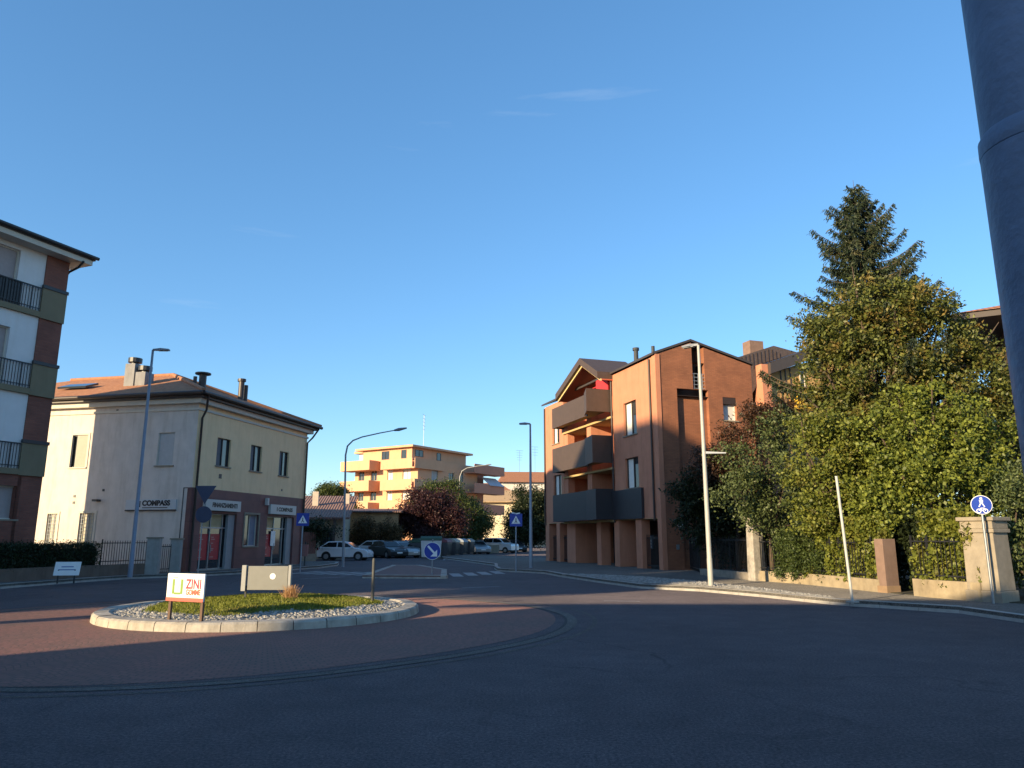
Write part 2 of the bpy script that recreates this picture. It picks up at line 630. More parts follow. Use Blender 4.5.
def tree(name, label, cat, base, lobes, m, density, leaves, spread, size, trunk_r=0.18, group=None, inner=0.45, aspect=0.5, bark=None, up=0.35, gap=-0.45, lumps=5):
    base = Vector(base)
    t = thing(name, label, cat, base, 0, group)
    tb = MB()
    cz = sum(l[2] for l in lobes) / len(lobes) - base.z
    top = max(l[2] for l in lobes) - base.z
    cx = sum(l[0] for l in lobes) / len(lobes) - base.x
    cy = sum(l[1] for l in lobes) / len(lobes) - base.y
    mid = Vector((cx * 0.4, cy * 0.4, cz * 0.6))
    tb.tube([(0, 0, -0.1), (0.03, 0.02, cz * 0.25), mid, (cx, cy, top * 0.92)], [trunk_r * 1.25, trunk_r, trunk_r * 0.75, trunk_r * 0.2], 9)
    for l in lobes:
        e = Vector((l[0], l[1], l[2])) - base
        st = Vector((0, 0, 0)).lerp(mid, random.uniform(0.55, 1.0))
        mm = st.lerp(e, 0.5) + Vector((random.uniform(-.2, .2), random.uniform(-.2, .2), 0.15))
        tb.tube([st, mm, e, e + (e - mm) * 0.4], [trunk_r * 0.5, trunk_r * 0.34, trunk_r * 0.2, trunk_r * 0.06], 6)
    tb.build('trunk', bark or BARK, t, smooth=True)
    sub = []
    rl = random.Random(len(lobes) * 7 + int(abs(base.x) * 10))
    for l in lobes:
        sub.append((l[0], l[1], l[2], l[3] * .8, l[4] * .8, l[5] * .8))
        for q in range(lumps):
            a, b = rl.uniform(0, 6.283), rl.uniform(-.75, 1.0)
            cb = math.sqrt(max(0, 1 - b * b))
            f_ = rl.uniform(.30, .52)
            e_ = rl.uniform(.62, .95)
            sub.append((l[0] + l[3] * e_ * cb * math.cos(a), l[1] + l[4] * e_ * cb * math.sin(a), l[2] + l[5] * e_ * b, l[3] * f_, l[4] * f_, l[5] * f_ * .85))
    leaf_object('crown', lobe_points(sub, density, leaves, spread, inner, base, gap), size, m, t, aspect=aspect, up=up)
    return t
# ------------------------------------------------------------------ ground, road, pavements
def asphalt(name, base, warm=(1.0, 0.98, 0.95)):
    m = bpy.data.materials.new(name)
    m.use_nodes = True
    n, l = m.node_tree.nodes, m.node_tree.links
    p = n['Principled BSDF']
    p.inputs['Roughness'].default_value = 0.85
    p.inputs['Diffuse Roughness'].default_value = 1.0
    p.inputs['Specular IOR Level'].default_value = 0.25
    t = n.new('ShaderNodeTexCoord')
    def noise(sc, det, rough=0.6):
        q = n.new('ShaderNodeTexNoise')
        q.inputs['Scale'].default_value = sc
        q.inputs['Detail'].default_value = det
        q.inputs['Roughness'].default_value = rough
        l.new(t.outputs['Object'], q.inputs['Vector'])
        return q.outputs['Fac']
    def ramp(f, p0, c0, p1, c1):
        q = n.new('ShaderNodeValToRGB')
        q.color_ramp.elements[0].position = p0
        q.color_ramp.elements[0].color = (*c0, 1)
        q.color_ramp.elements[1].position = p1
        q.color_ramp.elements[1].color = (*c1, 1)
        l.new(f, q.inputs['Fac'])
        return q.outputs['Color']
    def mul(a, b):
        q = n.new('ShaderNodeMixRGB')
        q.blend_type = 'MULTIPLY'
        q.inputs['Fac'].default_value = 1
        l.new(a, q.inputs['Color1'])
        l.new(b, q.inputs['Color2'])
        return q.outputs['Color']
    c = ramp(noise(0.25, 5), 0.3, [x * 0.82 for x in base], 0.7, [x * 1.18 for x in base])
    c = mul(c, ramp(noise(30, 7, 0.9), 0.43, (0.45, 0.45, 0.47), 0.60, (1.65, 1.6, 1.55)))
    c = mul(c, ramp(noise(1.7, 7, 0.7), 0.42, (0.86, 0.86, 0.86), 0.62, (1.06, 1.05, 1.03)))
    # hairline cracks, only in some areas
    dn = n.new('ShaderNodeTexNoise')
    dn.inputs['Scale'].default_value = 1.2
    dn.inputs['Detail'].default_value = 5
    l.new(t.outputs['Object'], dn.inputs['Vector'])
    av = n.new('ShaderNodeMixRGB')
    av.inputs['Fac'].default_value = 0.35
    l.new(t.outputs['Object'], av.inputs['Color1'])
    l.new(dn.outputs['Color'], av.inputs['Color2'])
    vo = n.new('ShaderNodeTexVoronoi')
    vo.feature = 'DISTANCE_TO_EDGE'
    vo.inputs['Scale'].default_value = 0.55
    l.new(av.outputs['Color'], vo.inputs['Vector'])
    ck = ramp(vo.outputs['Distance'], 0.0, (0.45, 0.45, 0.45), 0.012, (1, 1, 1))
    msk = ramp(noise(0.12, 3), 0.5, (0, 0, 0), 0.6, (1, 1, 1))
    cm = n.new('ShaderNodeMixRGB')
    l.new(msk, cm.inputs['Fac'])
    cm.inputs['Color1'].default_value = (1, 1, 1, 1)
    l.new(ck, cm.inputs['Color2'])
    c = mul(c, cm.outputs['Color'])
    l.new(c, p.inputs['Base Color'])
    b = n.new('ShaderNodeBump')
    b.inputs['Strength'].default_value = 0.7
    b.inputs['Distance'].default_value = 0.012
    l.new(noise(70, 4, 0.7), b.inputs['Height'])
    l.new(b.outputs['Normal'], p.inputs['Normal'])
    return m
ASPH = asphalt('asphalt', (0.088, 0.075, 0.083))
ASPH2 = asphalt('pavement_asphalt', (0.12, 0.113, 0.104))

g = MB()
g.quad((-500, -200, 0), (500, -200, 0), (500, 900, 0), (-500, 900, 0))
struct(g.build('ground', ASPH))

ISL = Vector((-5.44, 17.9, 0))
ISK = Vector((-5.82, 18.15, 0))
def smooth_ring(pts, n=120):
    """closed radius curve (deg, r) -> points round ISL"""
    pts = sorted([(a % 360, r) for a, r in pts])
    ang = [p[0] for p in pts]
    rad = [p[1] for p in pts]
    ang = [ang[-2] - 360, ang[-1] - 360] + ang + [ang[0] + 360, ang[1] + 360]
    rad = [rad[-2], rad[-1]] + rad + [rad[0], rad[1]]
    out = []
    for k in range(n):
        a = 360 * k / n
        i = max(j for j in range(1, len(ang) - 2) if ang[j] <= a)
        t = (a - ang[i]) / (ang[i + 1] - ang[i])
        p0, p1, p2, p3 = rad[i - 1:i + 3]
        r = 0.5 * ((2 * p1) + (-p0 + p2) * t + (2 * p0 - 5 * p1 + 4 * p2 - p3) * t * t + (-p0 + 3 * p1 - 3 * p2 + p3) * t ** 3)
        out.append((a, r))
    return out
APR = smooth_ring([(8, 6.55), (-17, 7.0), (-45, 7.5), (-60, 7.9), (-75, 8.45), (-86, 8.7), (-94, 8.75), (-120, 8.6), (-150, 7.9), (180, 7.0), (135, 5.9), (90, 5.5), (45, 5.8)], 160)

def polar_pavers(name):
    m = bpy.data.materials.new(name)
    m.use_nodes = True
    n, l = m.node_tree.nodes, m.node_tree.links
    p = n['Principled BSDF']
    p.inputs['Roughness'].default_value = 0.85
    p.inputs['Diffuse Roughness'].default_value = 1.0
    p.inputs['Specular IOR Level'].default_value = 0.25
    t = n.new('ShaderNodeTexCoord')
    sx = n.new('ShaderNodeSeparateXYZ')
    l.new(t.outputs['Object'], sx.inputs[0])
    def math_(op, a, b=None, bv=None):
        q = n.new('ShaderNodeMath')
        q.operation = op
        l.new(a, q.inputs[0])
        if b is not None:
            l.new(b, q.inputs[1])
        elif bv is not None:
            q.inputs[1].default_value = bv
        return q.outputs[0]
    at = math_('ARCTAN2', sx.outputs['Y'], sx.outputs['X'])
    x2 = math_('MULTIPLY', sx.outputs['X'], sx.outputs['X'])
    y2 = math_('MULTIPLY', sx.outputs['Y'], sx.outputs['Y'])
    r = math_('SQRT', math_('ADD', x2, y2))
    # the setts are laid in small arcs: the row bends back and forth along the ring
    au = math_('MULTIPLY', at, bv=26.0)
    bend = math_('MULTIPLY', math_('ABSOLUTE', math_('SINE', au)), bv=0.34)
    cx = n.new('ShaderNodeCombineXYZ')
    l.new(math_('MULTIPLY', at, bv=6.0), cx.inputs['X'])
    l.new(math_('ADD', r, bend), cx.inputs['Y'])
    b = n.new('ShaderNodeTexBrick')
    b.inputs['Scale'].default_value = 1
    b.inputs['Brick Width'].default_value = 0.135
    b.inputs['Row Height'].default_value = 0.125
    b.inputs['Mortar Size'].default_value = 0.011
    b.inputs['Color1'].default_value = (0.24, 0.105, 0.088, 1)
    b.inputs['Color2'].default_value = (0.17, 0.082, 0.072, 1)
    b.inputs['Mortar'].default_value = (0.07, 0.06, 0.052, 1)
    l.new(cx.outputs[0], b.inputs['Vector'])
    nz = n.new('ShaderNodeTexNoise')
    nz.inputs['Scale'].default_value = 0.55
    nz.inputs['Detail'].default_value = 7
    l.new(t.outputs['Object'], nz.inputs['Vector'])
    rp = n.new('ShaderNodeValToRGB')
    rp.color_ramp.elements[0].position = 0.35
    rp.color_ramp.elements[0].color = (0.12, 0.092, 0.08, 1)
    rp.color_ramp.elements[1].position = 0.65
    rp.color_ramp.elements[1].color = (0.20, 0.10, 0.085, 1)
    l.new(nz.outputs['Fac'], rp.inputs['Fac'])
    mm = n.new('ShaderNodeMixRGB')
    mm.inputs['Fac'].default_value = 0.45
    l.new(b.outputs['Color'], mm.inputs['Color1'])
    l.new(rp.outputs['Color'], mm.inputs['Color2'])
    l.new(mm.outputs['Color'], p.inputs['Base Color'])
    bb = n.new('ShaderNodeBump')
    bb.inputs['Strength'].default_value = 0.8
    bb.inputs['Distance'].default_value = 0.02
    bb.invert = True
    l.new(b.outputs['Fac'], bb.inputs['Height'])
    l.new(bb.outputs['Normal'], p.inputs['Normal'])
    return m
PAV = polar_pavers('red_setts')
def ring_strip(name, m, r_of, w0, w1, z, loc=ISL):
    mb = MB()
    nn = len(r_of)
    for k in range(nn):
        a0, r0 = r_of[k]
        a1, r1 = r_of[(k + 1) % nn]
        c0, s0, c1, s1 = math.cos(R(a0)), math.sin(R(a0)), math.cos(R(a1)), math.sin(R(a1))
        mb.quad(((r0 + w0) * c0, (r0 + w0) * s0, z), ((r0 + w1) * c0, (r0 + w1) * s0, z), ((r1 + w1) * c1, (r1 + w1) * s1, z), ((r1 + w0) * c1, (r1 + w0) * s1, z))
    o = mb.build(name, m)
    o.location = loc
    return struct(o)
ap = MB()
ap.poly([(r * math.cos(R(a)), r * math.sin(R(a)), 0.004) for a, r in APR])
apo = ap.build('roundabout_apron', PAV)
apo.location = ISK
struct(apo)
BORD = asphalt('border_setts', (0.105, 0.098, 0.092))
ring_strip('apron_border', BORD, APR, -0.14, 0.07, 0.008)
ring_strip('apron_gutter', asphalt('gutter_asphalt', (0.05, 0.049, 0.048)), APR, -0.2, -0.14, 0.0082)
ring_strip('road_edge_line', asphalt('worn_line', (0.088, 0.08, 0.076)), [(a, r + 0.36 + 0.14 * math.sin(R(a * 2 + 40))) for a, r in APR], 0, 0.10, 0.004)

# the raised island in the middle: kerb ring, pebbles, grass
kb = MB()
NK = 34
for k in range(NK):
    a0, a1 = 2 * math.pi * k / NK + 0.002, 2 * math.pi * (k + 1) / NK - 0.002
    for q in range(3):
        b0, b1 = a0 + (a1 - a0) * q / 3, a0 + (a1 - a0) * (q + 1) / 3
        dz = random.Random(k).uniform(-0.006, 0.006)
        P = lambda r, a, z: (r * math.cos(a), r * math.sin(a), z)
        prof = [(3.60, -0.02), (3.58, 0.14 + dz), (3.54, 0.175 + dz), (3.26, 0.185 + dz), (3.20, 0.15)]
        for (r0, z0), (r1, z1) in zip(prof, prof[1:]):
            kb.quad(P(r0, b0, z0), P(r0, b1, z0), P(r1, b1, z1), P(r1, b0, z1))
KERBL = mat('island_kerb_stone', (0.37, 0.335, 0.285), 0.9, 0.28, 3, 0.4, 40, stain=0.45)
ko = kb.build('island_kerb', KERBL)
ko.location = ISK
struct(ko)
SOIL = mat('soil', (0.16, 0.14, 0.11), 0.95, 0.25, 6, 0.4, 30)
def mound_z(x, y):
    """island surface height"""
    r = math.hypot(x * 1.0, y)
    return 0.14 + 0.20 * max(0.0, 1 - (r / 3.1) ** 2)
sm = MB()
for i in range(12):
    for k in range(48):
        r0, r1 = 3.22 * i / 12, 3.22 * (i + 1) / 12
        a0, a1 = 2 * math.pi * k / 48, 2 * math.pi * (k + 1) / 48
        pt = lambda r, a: (r * math.cos(a), r * math.sin(a), mound_z(r * math.cos(a), r * math.sin(a)))
        sm.quad(pt(r0, a0), pt(r1, a0), pt(r1, a1), pt(r0, a1))
so_ = sm.build('island_soil', SOIL)
so_.location = ISK
struct(so_)
def grass_edge(a):
    return 2.55 + 0.14 * math.sin(3 * a + 1) + 0.1 * math.sin(7 * a) - 0.15 * math.cos(a + 1.2)
def pebbles(name, pts, m, smin, smax):
    vs, fs = [], []
    for (x, y, z) in pts:
        s_ = random.uniform(smin, smax)
        q = len(vs)
        an = random.uniform(0, 6.28)
        sx_, sy_, sz_ = s_ * random.uniform(.8, 1.3), s_ * random.uniform(.7, 1.1), s_ * random.uniform(.5, .9)
        pts6 = [(sx_, 0, 0), (sx_ * .5, sy_ * .85, 0), (-sx_ * .6, sy_ * .8, 0), (-sx_, 0, 0), (-sx_ * .5, -sy_ * .85, 0), (sx_ * .55, -sy_ * .8, 0)]
        for (px_, py_, pz_) in pts6:
            vs.append((x + px_ * math.cos(an) - py_ * math.sin(an), y + px_ * math.sin(an) + py_ * math.cos(an), z))
        for (px_, py_, pz_) in pts6:
            vs.append((x + .6 * (px_ * math.cos(an) - py_ * math.sin(an)), y + .6 * (px_ * math.sin(an) + py_ * math.cos(an)), z + sz_ * random.uniform(.8, 1.1)))
        for k in range(6):
            fs.append((q + k, q + (k + 1) % 6, q + 6 + (k + 1) % 6, q + 6 + k))
        fs.append(tuple(q + 6 + k for k in range(6)))
    mb = MB()
    mb.v, mb.f = vs, fs
    return mb.build(name, m)
PEB = leaf_mat('pebble_stone', (0.14, 0.135, 0.125), (0.37, 0.355, 0.33), transl=0.0)
pp = []
while len(pp) < 4600:
    a, r = random.uniform(0, 6.283), math.sqrt(random.uniform(2.1 ** 2, 3.2 ** 2))
    if r < grass_edge(a) - 0.06:
        continue
    x, y = r * math.cos(a), r * math.sin(a)
    pp.append((x, y, mound_z(x, y) - 0.012))
po = pebbles('pebbles', pp, PEB, 0.022, 0.05)
po.location = ISK
tag(po, 'band of white and grey pebbles between the kerb and the grass of the roundabout', 'pebbles', kind='stuff')
# grass blades
NG = 26000
gp = []
while len(gp) < NG:
    a, r = random.uniform(0, 6.283), math.sqrt(random.uniform(0, 2.75 ** 2))
    if r > grass_edge(a) + random.gauss(0, 0.07):
        continue
    gp.append((r * math.cos(a), r * math.sin(a), 0))
gp = np.array(gp)
gz = 0.14 + 0.20 * np.maximum(0, 1 - (np.hypot(gp[:, 0], gp[:, 1]) / 3.1) ** 2)
hh = (0.03 + 0.035 * rng.random(NG)) * (0.7 + 0.6 * (np.sin(gp[:, 0] * 3.1) * np.cos(gp[:, 1] * 2.7) * 0.5 + 0.5))
an = rng.random(NG) * 6.283
ln = rng.random((NG, 2)) * 0.08 - 0.04
wd = 0.012
b0 = np.stack([gp[:, 0] - wd * np.cos(an), gp[:, 1] - wd * np.sin(an), gz - 0.01], 1)
b1 = np.stack([gp[:, 0] + wd * np.cos(an), gp[:, 1] + wd * np.sin(an), gz - 0.01], 1)
t1 = np.stack([gp[:, 0] + ln[:, 0] + 0.003, gp[:, 1] + ln[:, 1], gz + hh], 1)
t0 = np.stack([gp[:, 0] + ln[:, 0] - 0.003, gp[:, 1] + ln[:, 1], gz + hh], 1)
GRASS = leaf_mat('grass_blades', (0.13, 0.16, 0.02), (0.30, 0.31, 0.05), (0.33, 0.28, 0.08), 0.66, 0.35)
go = quads_object('grass', np.stack([b0, b1, t1, t0], 1).reshape(-1, 3), GRASS)
go.location = ISK
tag(go, 'short sunlit grass growing on the roundabout mound', 'grass', kind='stuff')

# pavements and kerbs
def pavement(name, pts, h=0.15, m=None):
    mb = MB()
    mb.prism([(p[0], p[1]) for p in pts], -0.05, h)
    return struct(mb.build(name, m or ASPH2))
def kerb_run(pts, side=1, wdt=0.2, h=0.158, step=1.0, m=None, name='kerb'):
    """kerbstones one after another; side=+1 puts the stone to the right of the walking direction"""
    mb = MB()
    pts = [Vector((p[0], p[1], 0)) for p in pts]
    L = [0]
    for a, b in zip(pts, pts[1:]):
        L.append(L[-1] + (b - a).length)
    def at(s_):
        s_ = min(max(s_, 0), L[-1] - 1e-6)
        i = max(k for k in range(len(L) - 1) if L[k] <= s_)
        d = (pts[i + 1] - pts[i]).normalized()
        return pts[i] + d * (s_ - L[i]), d
    rr = random.Random(3)
    for q in range(len(pts) - 1):
        L0, L1 = L[q], L[q + 1]
        k_ = max(1, round((L1 - L0) / step))
        for i in range(k_):
            a, d = at(L0 + (L1 - L0) * i / k_ + 0.005)
            b = at(L0 + (L1 - L0) * (i + 1) / k_ - 0.005)[0]
            nrm = Vector((d.y, -d.x, 0)) * side
            z = h + rr.uniform(-0.005, 0.006)
            i1, i2, i3, i4 = a - nrm * .015, b - nrm * .015, b + nrm * wdt, a + nrm * wdt
            ch = nrm * 0.025
            mb.hexa([(i1.x, i1.y, -.05), (i2.x, i2.y, -.05), (i3.x, i3.y, -.05), (i4.x, i4.y, -.05),
                     (i1.x + ch.x, i1.y + ch.y, z), (i2.x + ch.x, i2.y + ch.y, z), (i3.x, i3.y, z), (i4.x, i4.y, z)])
    return struct(mb.build(name, m or KERB))
LK = [Vector((-31, -6, 0)), Vector((-25.2, 8.5, 0)), Vector((-21, 18.7, 0)), G(0, 589), G(60, 584), G(100, 581), G(130, 579), G(160, 578), G(190, 577), G(235, 574.5), G(270, 572), G(320, 568.3), Vector((-11.0, 48, 0)), Vector((-11.6, 51, 0)), Vector((-13, 52.5, 0))]
pavement('pavement', LK + [Vector((-60, 55, 0)), Vector((-70, -6, 0))])
kerb_run(LK, -1)
RK = [Vector((14.6, 9.5, 0)), G(1024, 623), G(960, 613.5), G(880, 608), G(850, 606.3), G(830, 604.5), G(760, 597), G(700, 591.5), G(640, 588.5), G(600, 583), G(560, 577), G(545, 574), G(520, 572.5), Vector((-0.1, 39.2, 0)), Vector((-0.75, 40.3, 0)), Vector((-1.0, 43.2, 0)), Vector((-1.1, 47.8, 0)), Vector((-3.8, 57, 0)), Vector((-8.2, 71, 0))]
pavement('pavement', RK + [Vector((-3, 73, 0)), Vector((4.5, 56, 0)), Vector((40, 62, 0)), Vector((40, -4, 0)), Vector((19, 2, 0))])
kerb_run(RK, 1)
# pale gravel verge behind the right kerb
VG = [G(562, 574.2, .15), G(578, 574.9, .15), G(600, 577.9, .15), G(640, 582.8, .15), G(700, 585.6, .15), G(760, 590.6, .15), G(825, 597.2, .15), G(834, 597.4, .15), G(770, 589.2, .15), G(728, 584.8, .15), G(690, 580.6, .15), G(640, 576.6, .15), G(600, 574.9, .15), G(575, 574.0, .15)]
vb = MB()
vb.prism([(p.x, p.y) for p in VG], 0.10, 0.162)
VERGE = mat('pale_gravel_bed', (0.27, 0.25, 0.22), 0.95, 0.3, 5, 0.6, 45)
struct(vb.build('verge', VERGE))
def inside(x, y, poly):
    c = False
    j = len(poly) - 1
    for i in range(len(poly)):
        xi, yi, xj, yj = poly[i].x, poly[i].y, poly[j].x, poly[j].y
        if (yi > y) != (yj > y) and x < (xj - xi) * (y - yi) / (yj - yi) + xi:
            c = not c
        j = i
    return c
vp = []
while len(vp) < 2600:
    x, y = random.uniform(2, 10), random.uniform(19, 38)
    if inside(x, y, VG) and random.random() < 0.8:
        vp.append((x, y, 0.156))
tag(pebbles('gravel', vp, PEB, 0.018, 0.042), 'pale stones of the verge along the right kerb', 'gravel', kind='stuff')
# planted ground behind the garden walls on the right
gb = MB()
gpts = [G(700, 574.5, .15), G(730, 577.5, .15), G(760, 580.5, .15), G(800, 583.5, .15), G(840, 587.5, .15), G(880, 592, .15), G(930, 597, .15), G(982, 601.2, .15), Vector((13.5, 18.0, 0)), Vector((24, 12, 0)), Vector((38, 20, 0)), Vector((34, 50, 0)), Vector((15, 42, 0))]
gb.prism([(q.x, q.y) for q in gpts], 0.08, 0.168)
struct(gb.build('garden_soil', mat('leaf_litter_soil', (0.045, 0.04, 0.022), .95, .35, 5, .6, 25)))
# splitter island
SPL = [G(362, 578.3), G(447, 578.8), G(447, 572.0), G(420, 567.3), G(392, 567.3)]
pavement('splitter_island', SPL, 0.13, mat('red_concrete_paving', (0.17, 0.10, 0.085), 0.9, 0.2, 4, 0.3, 30))
kerb_run(SPL + SPL[:1], -1, 0.28, 0.142, 0.8, KERBL, 'splitter_kerb')
# markings
PAINT = mat('road_paint', (0.27, 0.27, 0.26), 0.8, 0.35, 5, 0.2, 60)
mk = MB()
def stripe(c, d, L_, w_):
    d = Vector((d[0], d[1], 0)).normalized()
    s_ = Vector((d.y, -d.x, 0))
    a = c - d * L_ / 2
    b = c + d * L_ / 2
    p = [a - s_ * w_ / 2, a + s_ * w_ / 2, b + s_ * w_ / 2, b - s_ * w_ / 2]
    mk.quad(*[(q.x, q.y, 0.004) for q in p])
A_, B_ = G(306, 572.5), G(372, 574.0)
for k in range(6):
    stripe(A_.lerp(B_, k / 5), (0.28, 1), 3.0, 0.5)
A_, B_ = G(456, 575), G(497, 572.5)
for k in range(4):
    stripe(A_.lerp(B_, k / 3), (-0.15, 1), 3.0, 0.5)
for q0, q1, w_ in ((G(640, 601.5), G(604, 601), .12), (G(462, 588), G(500, 586.5), .1), (G(300, 579), G(345, 577), .12)):
    stripe((q0 + q1) / 2, q1 - q0, (q1 - q0).length, w_)
for k in range(5):
    stripe(Vector((-5.5 - k * 0.6, 62 + k * 9, 0)), (-0.05, 1), 4, 0.15)
struct(mk.build('road_markings', PAINT))
mh = MB()
mh.disc((3.6, 32.0, 0.0), (0, 0, 1), 0.33, 0.012)
mho = mh.build('manhole_cover', mat('cast_iron', (0.04, 0.038, 0.036), 0.6, 0.2, 20, 0.5, 60))
mho.location = (0, 0, 0)
tag(mho, 'round dark iron manhole cover in the road beside the gravel verge', 'manhole cover')

# ------------------------------------------------------------------ left apartment block
# local x runs along its street face (south to north), y goes into the building
PHI_A = math.atan2(.927, .375)
LA, DA = 29.0, 7.05
NEA = Vector((-19.3, 30.5, 0))
OA = NEA - Vector((.375, .927, 0)) * LA
a = thing('apartment_building', 'tall brick and white apartment block with balconies at the left edge of the photo', 'building', OA, PHI_A)
FA = ((0, 0), (1, 0), (0, 1))            # street face frame: u=x, inward=+y
ZS = 13.45                                # soffit
FLO = [1.05, 4.45, 7.7, 10.95]            # slab tops of the storeys
s = 1.0893
wl = MB()
holes = []
for fz in (4.45, 7.70, 10.95):
    for k in range(8):
        x0 = LA - 3.35 - k * 3.6
        if x0 > 0.5:
            holes.append((x0, x0 + 1.25, fz + 0.02, fz + 2.3))
for k in range(8):
    x0 = LA - 2.2 - k * 3.6
    if x0 > 0.5:
        holes.append((x0, x0 + 1.35, 2.45, 3.75))
sheet(wl, FA, (0, LA - 1.0), (0, ZS), holes, 0.22)
wl.quad((0, 0, 0), (0, DA, 0), (0, DA, ZS), (0, 0, ZS))
wl.quad((LA, 0, 0), (LA, DA, 0), (LA, DA, ZS), (LA, 0, ZS))
wl.quad((0, DA, 0), (LA, DA, 0), (LA, DA, ZS), (0, DA, ZS))
wl.build('wall', WHITE, a)
bp = MB()
bp.fb(FA, (LA - 1.0, LA + 0.01), (-0.05, 0.3), (0.0, ZS))
bp.build('brick_pier', BRICKA, a)
bb_ = MB()
bhol = [(h[0], h[1], h[2], h[3]) for h in holes if h[2] < 3]
for (u0, u1) in zip([0] + sorted(h[1] for h in bhol), sorted(h[0] for h in bhol) + [LA - 1.0]):
    bb_.fb(FA, (u0, u1), (-0.05, -0.003), (0, 4.25))
for h in bhol:
    bb_.fb(FA, (h[0], h[1]), (-0.05, -0.003), (0, 2.45))
    bb_.fb(FA, (h[0], h[1]), (-0.05, -0.003), (3.75, 4.25))
bb_.build('brick_base', BRICKA, a)
SHUTA = mat('rolling_shutter', (0.36, 0.30, 0.29), 0.7, 0.06, 6)
for h in holes:
    window(a, FA, h, 0.2, frame_m=TRIM, pane_m=SHUTA if h[0] > LA - 8 else GLASS, sill_m=STONE if h[2] < 3 else None, mull=0)
for fz in (4.45, 7.70, 10.95):
    sl = MB()
    sl.fb(FA, (0.5, LA - 1.0), (-0.13, -0.004), (fz - 0.25, fz - 0.02))
    bal = sl.build('balcony_slab', KHAKI, a)
    pr = MB()
    pr.fb(FA, (LA - 1.06, LA + 0.02), (-0.13, -0.052), (fz - 0.27, fz + 1.02))
    pr.build('parapet', KHAKI, bal)
    cp_ = MB()
    cp_.fb(FA, (LA - 1.08, LA + 0.05), (-0.17, -0.052), (fz + 1.022, fz + 1.16))
    cp_.build('coping', DARKM, bal)
    rl = MB()
    rl.fb(FA, (0.5, LA - 1.09), (-0.13, -0.085), (fz + 0.95, fz + 1.0))
    rl.fb(FA, (0.5, LA - 1.09), (-0.125, -0.09), (fz + 0.08, fz + 0.11))
    x = 0.5
    k = 0
    while x < LA - 1.1:
        th = 0.025 if k % 9 == 0 else 0.009
        rl.fb(FA, (x - th, x + th), (-0.12, -0.095), (fz - 0.02, fz + 0.95))
        x += 0.12
        k += 1
    rl.build('railing', BLACKM, bal)
    # glazed dark screen fixed behind the bars on the top balcony
    if fz > 10:
        sc = MB()
        sc.fb(FA, (0.6, LA - 1.9), (-0.08, -0.065), (fz + 0.0, fz + 0.96))
        sc.build('privacy_screen', DARKM, bal)
rf = MB()
ov = 0.75
e0, e1, e2, e3 = (-ov, -ov), (LA + ov * 0.9, -ov), (LA + ov * 0.9, DA + ov), (-ov, DA + ov)
zr = ZS + 0.42
rf.prism([e0, e1, e2, e3], ZS + 0.22, ZS + 0.42)
rg0, rg1 = (4, DA / 2), (LA - 4, DA / 2)
zt = 15.6
P3 = lambda q, z: (q[0], q[1], z)
rf.quad(P3(e0, zr), P3(e1, zr), P3(rg1, zt), P3(rg0, zt))
rf.quad(P3(e2, zr), P3(e3, zr), P3(rg0, zt), P3(rg1, zt))
rf.poly([P3(e1, zr), P3(e2, zr), P3(rg1, zt)])
rf.poly([P3(e3, zr), P3(e0, zr), P3(rg0, zt)])
ro = rf.build('roof', DKROOF, a)
sf = MB()
sf.prism([(-ov * .9, -ov * .9), (LA + ov * .8, -ov * .9), (LA + ov * .8, DA + ov * .9), (-ov * .9, DA + ov * .9)], ZS, ZS + 0.218)
sf.build('soffit', TRIM, a)
gt = MB()
gt.tube([(-ov, -ov - 0.07, ZS + 0.33), (LA + ov, -ov - 0.07, ZS + 0.33)], 0.08, 8)
gt.tube([(LA + 0.12, -0.75, ZS + 0.02), (LA + 0.12, -0.45, ZS - 0.22), (LA + 0.1, 0.05, ZS - 0.36), (LA + 0.08, 0.15, ZS - 0.5), (LA + 0.08, 0.15, 0.2)], 0.05, 8)
gt.build('gutter', DARKM, a, smooth=True)

# ------------------------------------------------------------------ cream and yellow house with shops
PHI_H = math.atan2(.977, .212)
h_ = thing('corner_house', 'two storey cream and yellow house with red marble shop fronts and tiled roof', 'building', (-15.49, 36.1, 0), PHI_H)
LH, DH, ZE = 11.25, 19.0, 8.35
FS = ((0, 0), (1, 0), (0, 1))            # street face
FL = ((0, 0), (0, 1), (1, 0))            # camera side face
upper = [(1.75, 2.95, 5.35, 6.8), (4.88, 6.02, 5.37, 6.8), (7.98, 9.05, 5.35, 6.8)]
d1, d2, gw = (0.85, 3.95, 0.15, 2.95), (7.0, 10.1, 0.17, 2.95), (4.72, 6.1, 1.28, 2.98)
y_ = MB()
sheet(y_, FS, (0, LH), (4.13, ZE), upper, 0.18)
y_.build('street_wall', YEL, h_)
pl = MB()
FSP = ((0, -0.03), (1, 0), (0, 1))
sheet(pl, FSP, (-0.03, LH), (0, 4.13), [d1, d2, gw], 0.55)
pl.quad((-0.03, -0.03, 4.13), (LH, -0.03, 4.13), (LH, 0.0, 4.13), (-0.03, 0, 4.13))
pl.quad((-0.03, -0.03, 0), (-0.03, 0.22, 0), (-0.03, 0.22, 4.13), (-0.03, -0.03, 4.13))
pl.build('marble_plinth', MARB, h_)
lw = MB()
lh = [(6.19, 7.12, 5.22, 6.87), (1.2, 2.12, 5.22, 6.86), (7.45, 8.05, 1.25, 2.92), (5.3, 6.15, 1.25, 2.94), (10.2, 11.1, 5.22, 6.87), (10.2, 11.1, 1.25, 2.92)]
sheet(lw, FL, (0, DH), (0, ZE), lh, 0.16)
lw.quad((LH, 0, 0), (LH, DH, 0), (LH, DH, ZE), (LH, 0, ZE))
lw.quad((0, DH, 0), (LH, DH, 0), (LH, DH, ZE), (0, DH, ZE))
lw.build('side_wall', CRE, h_)
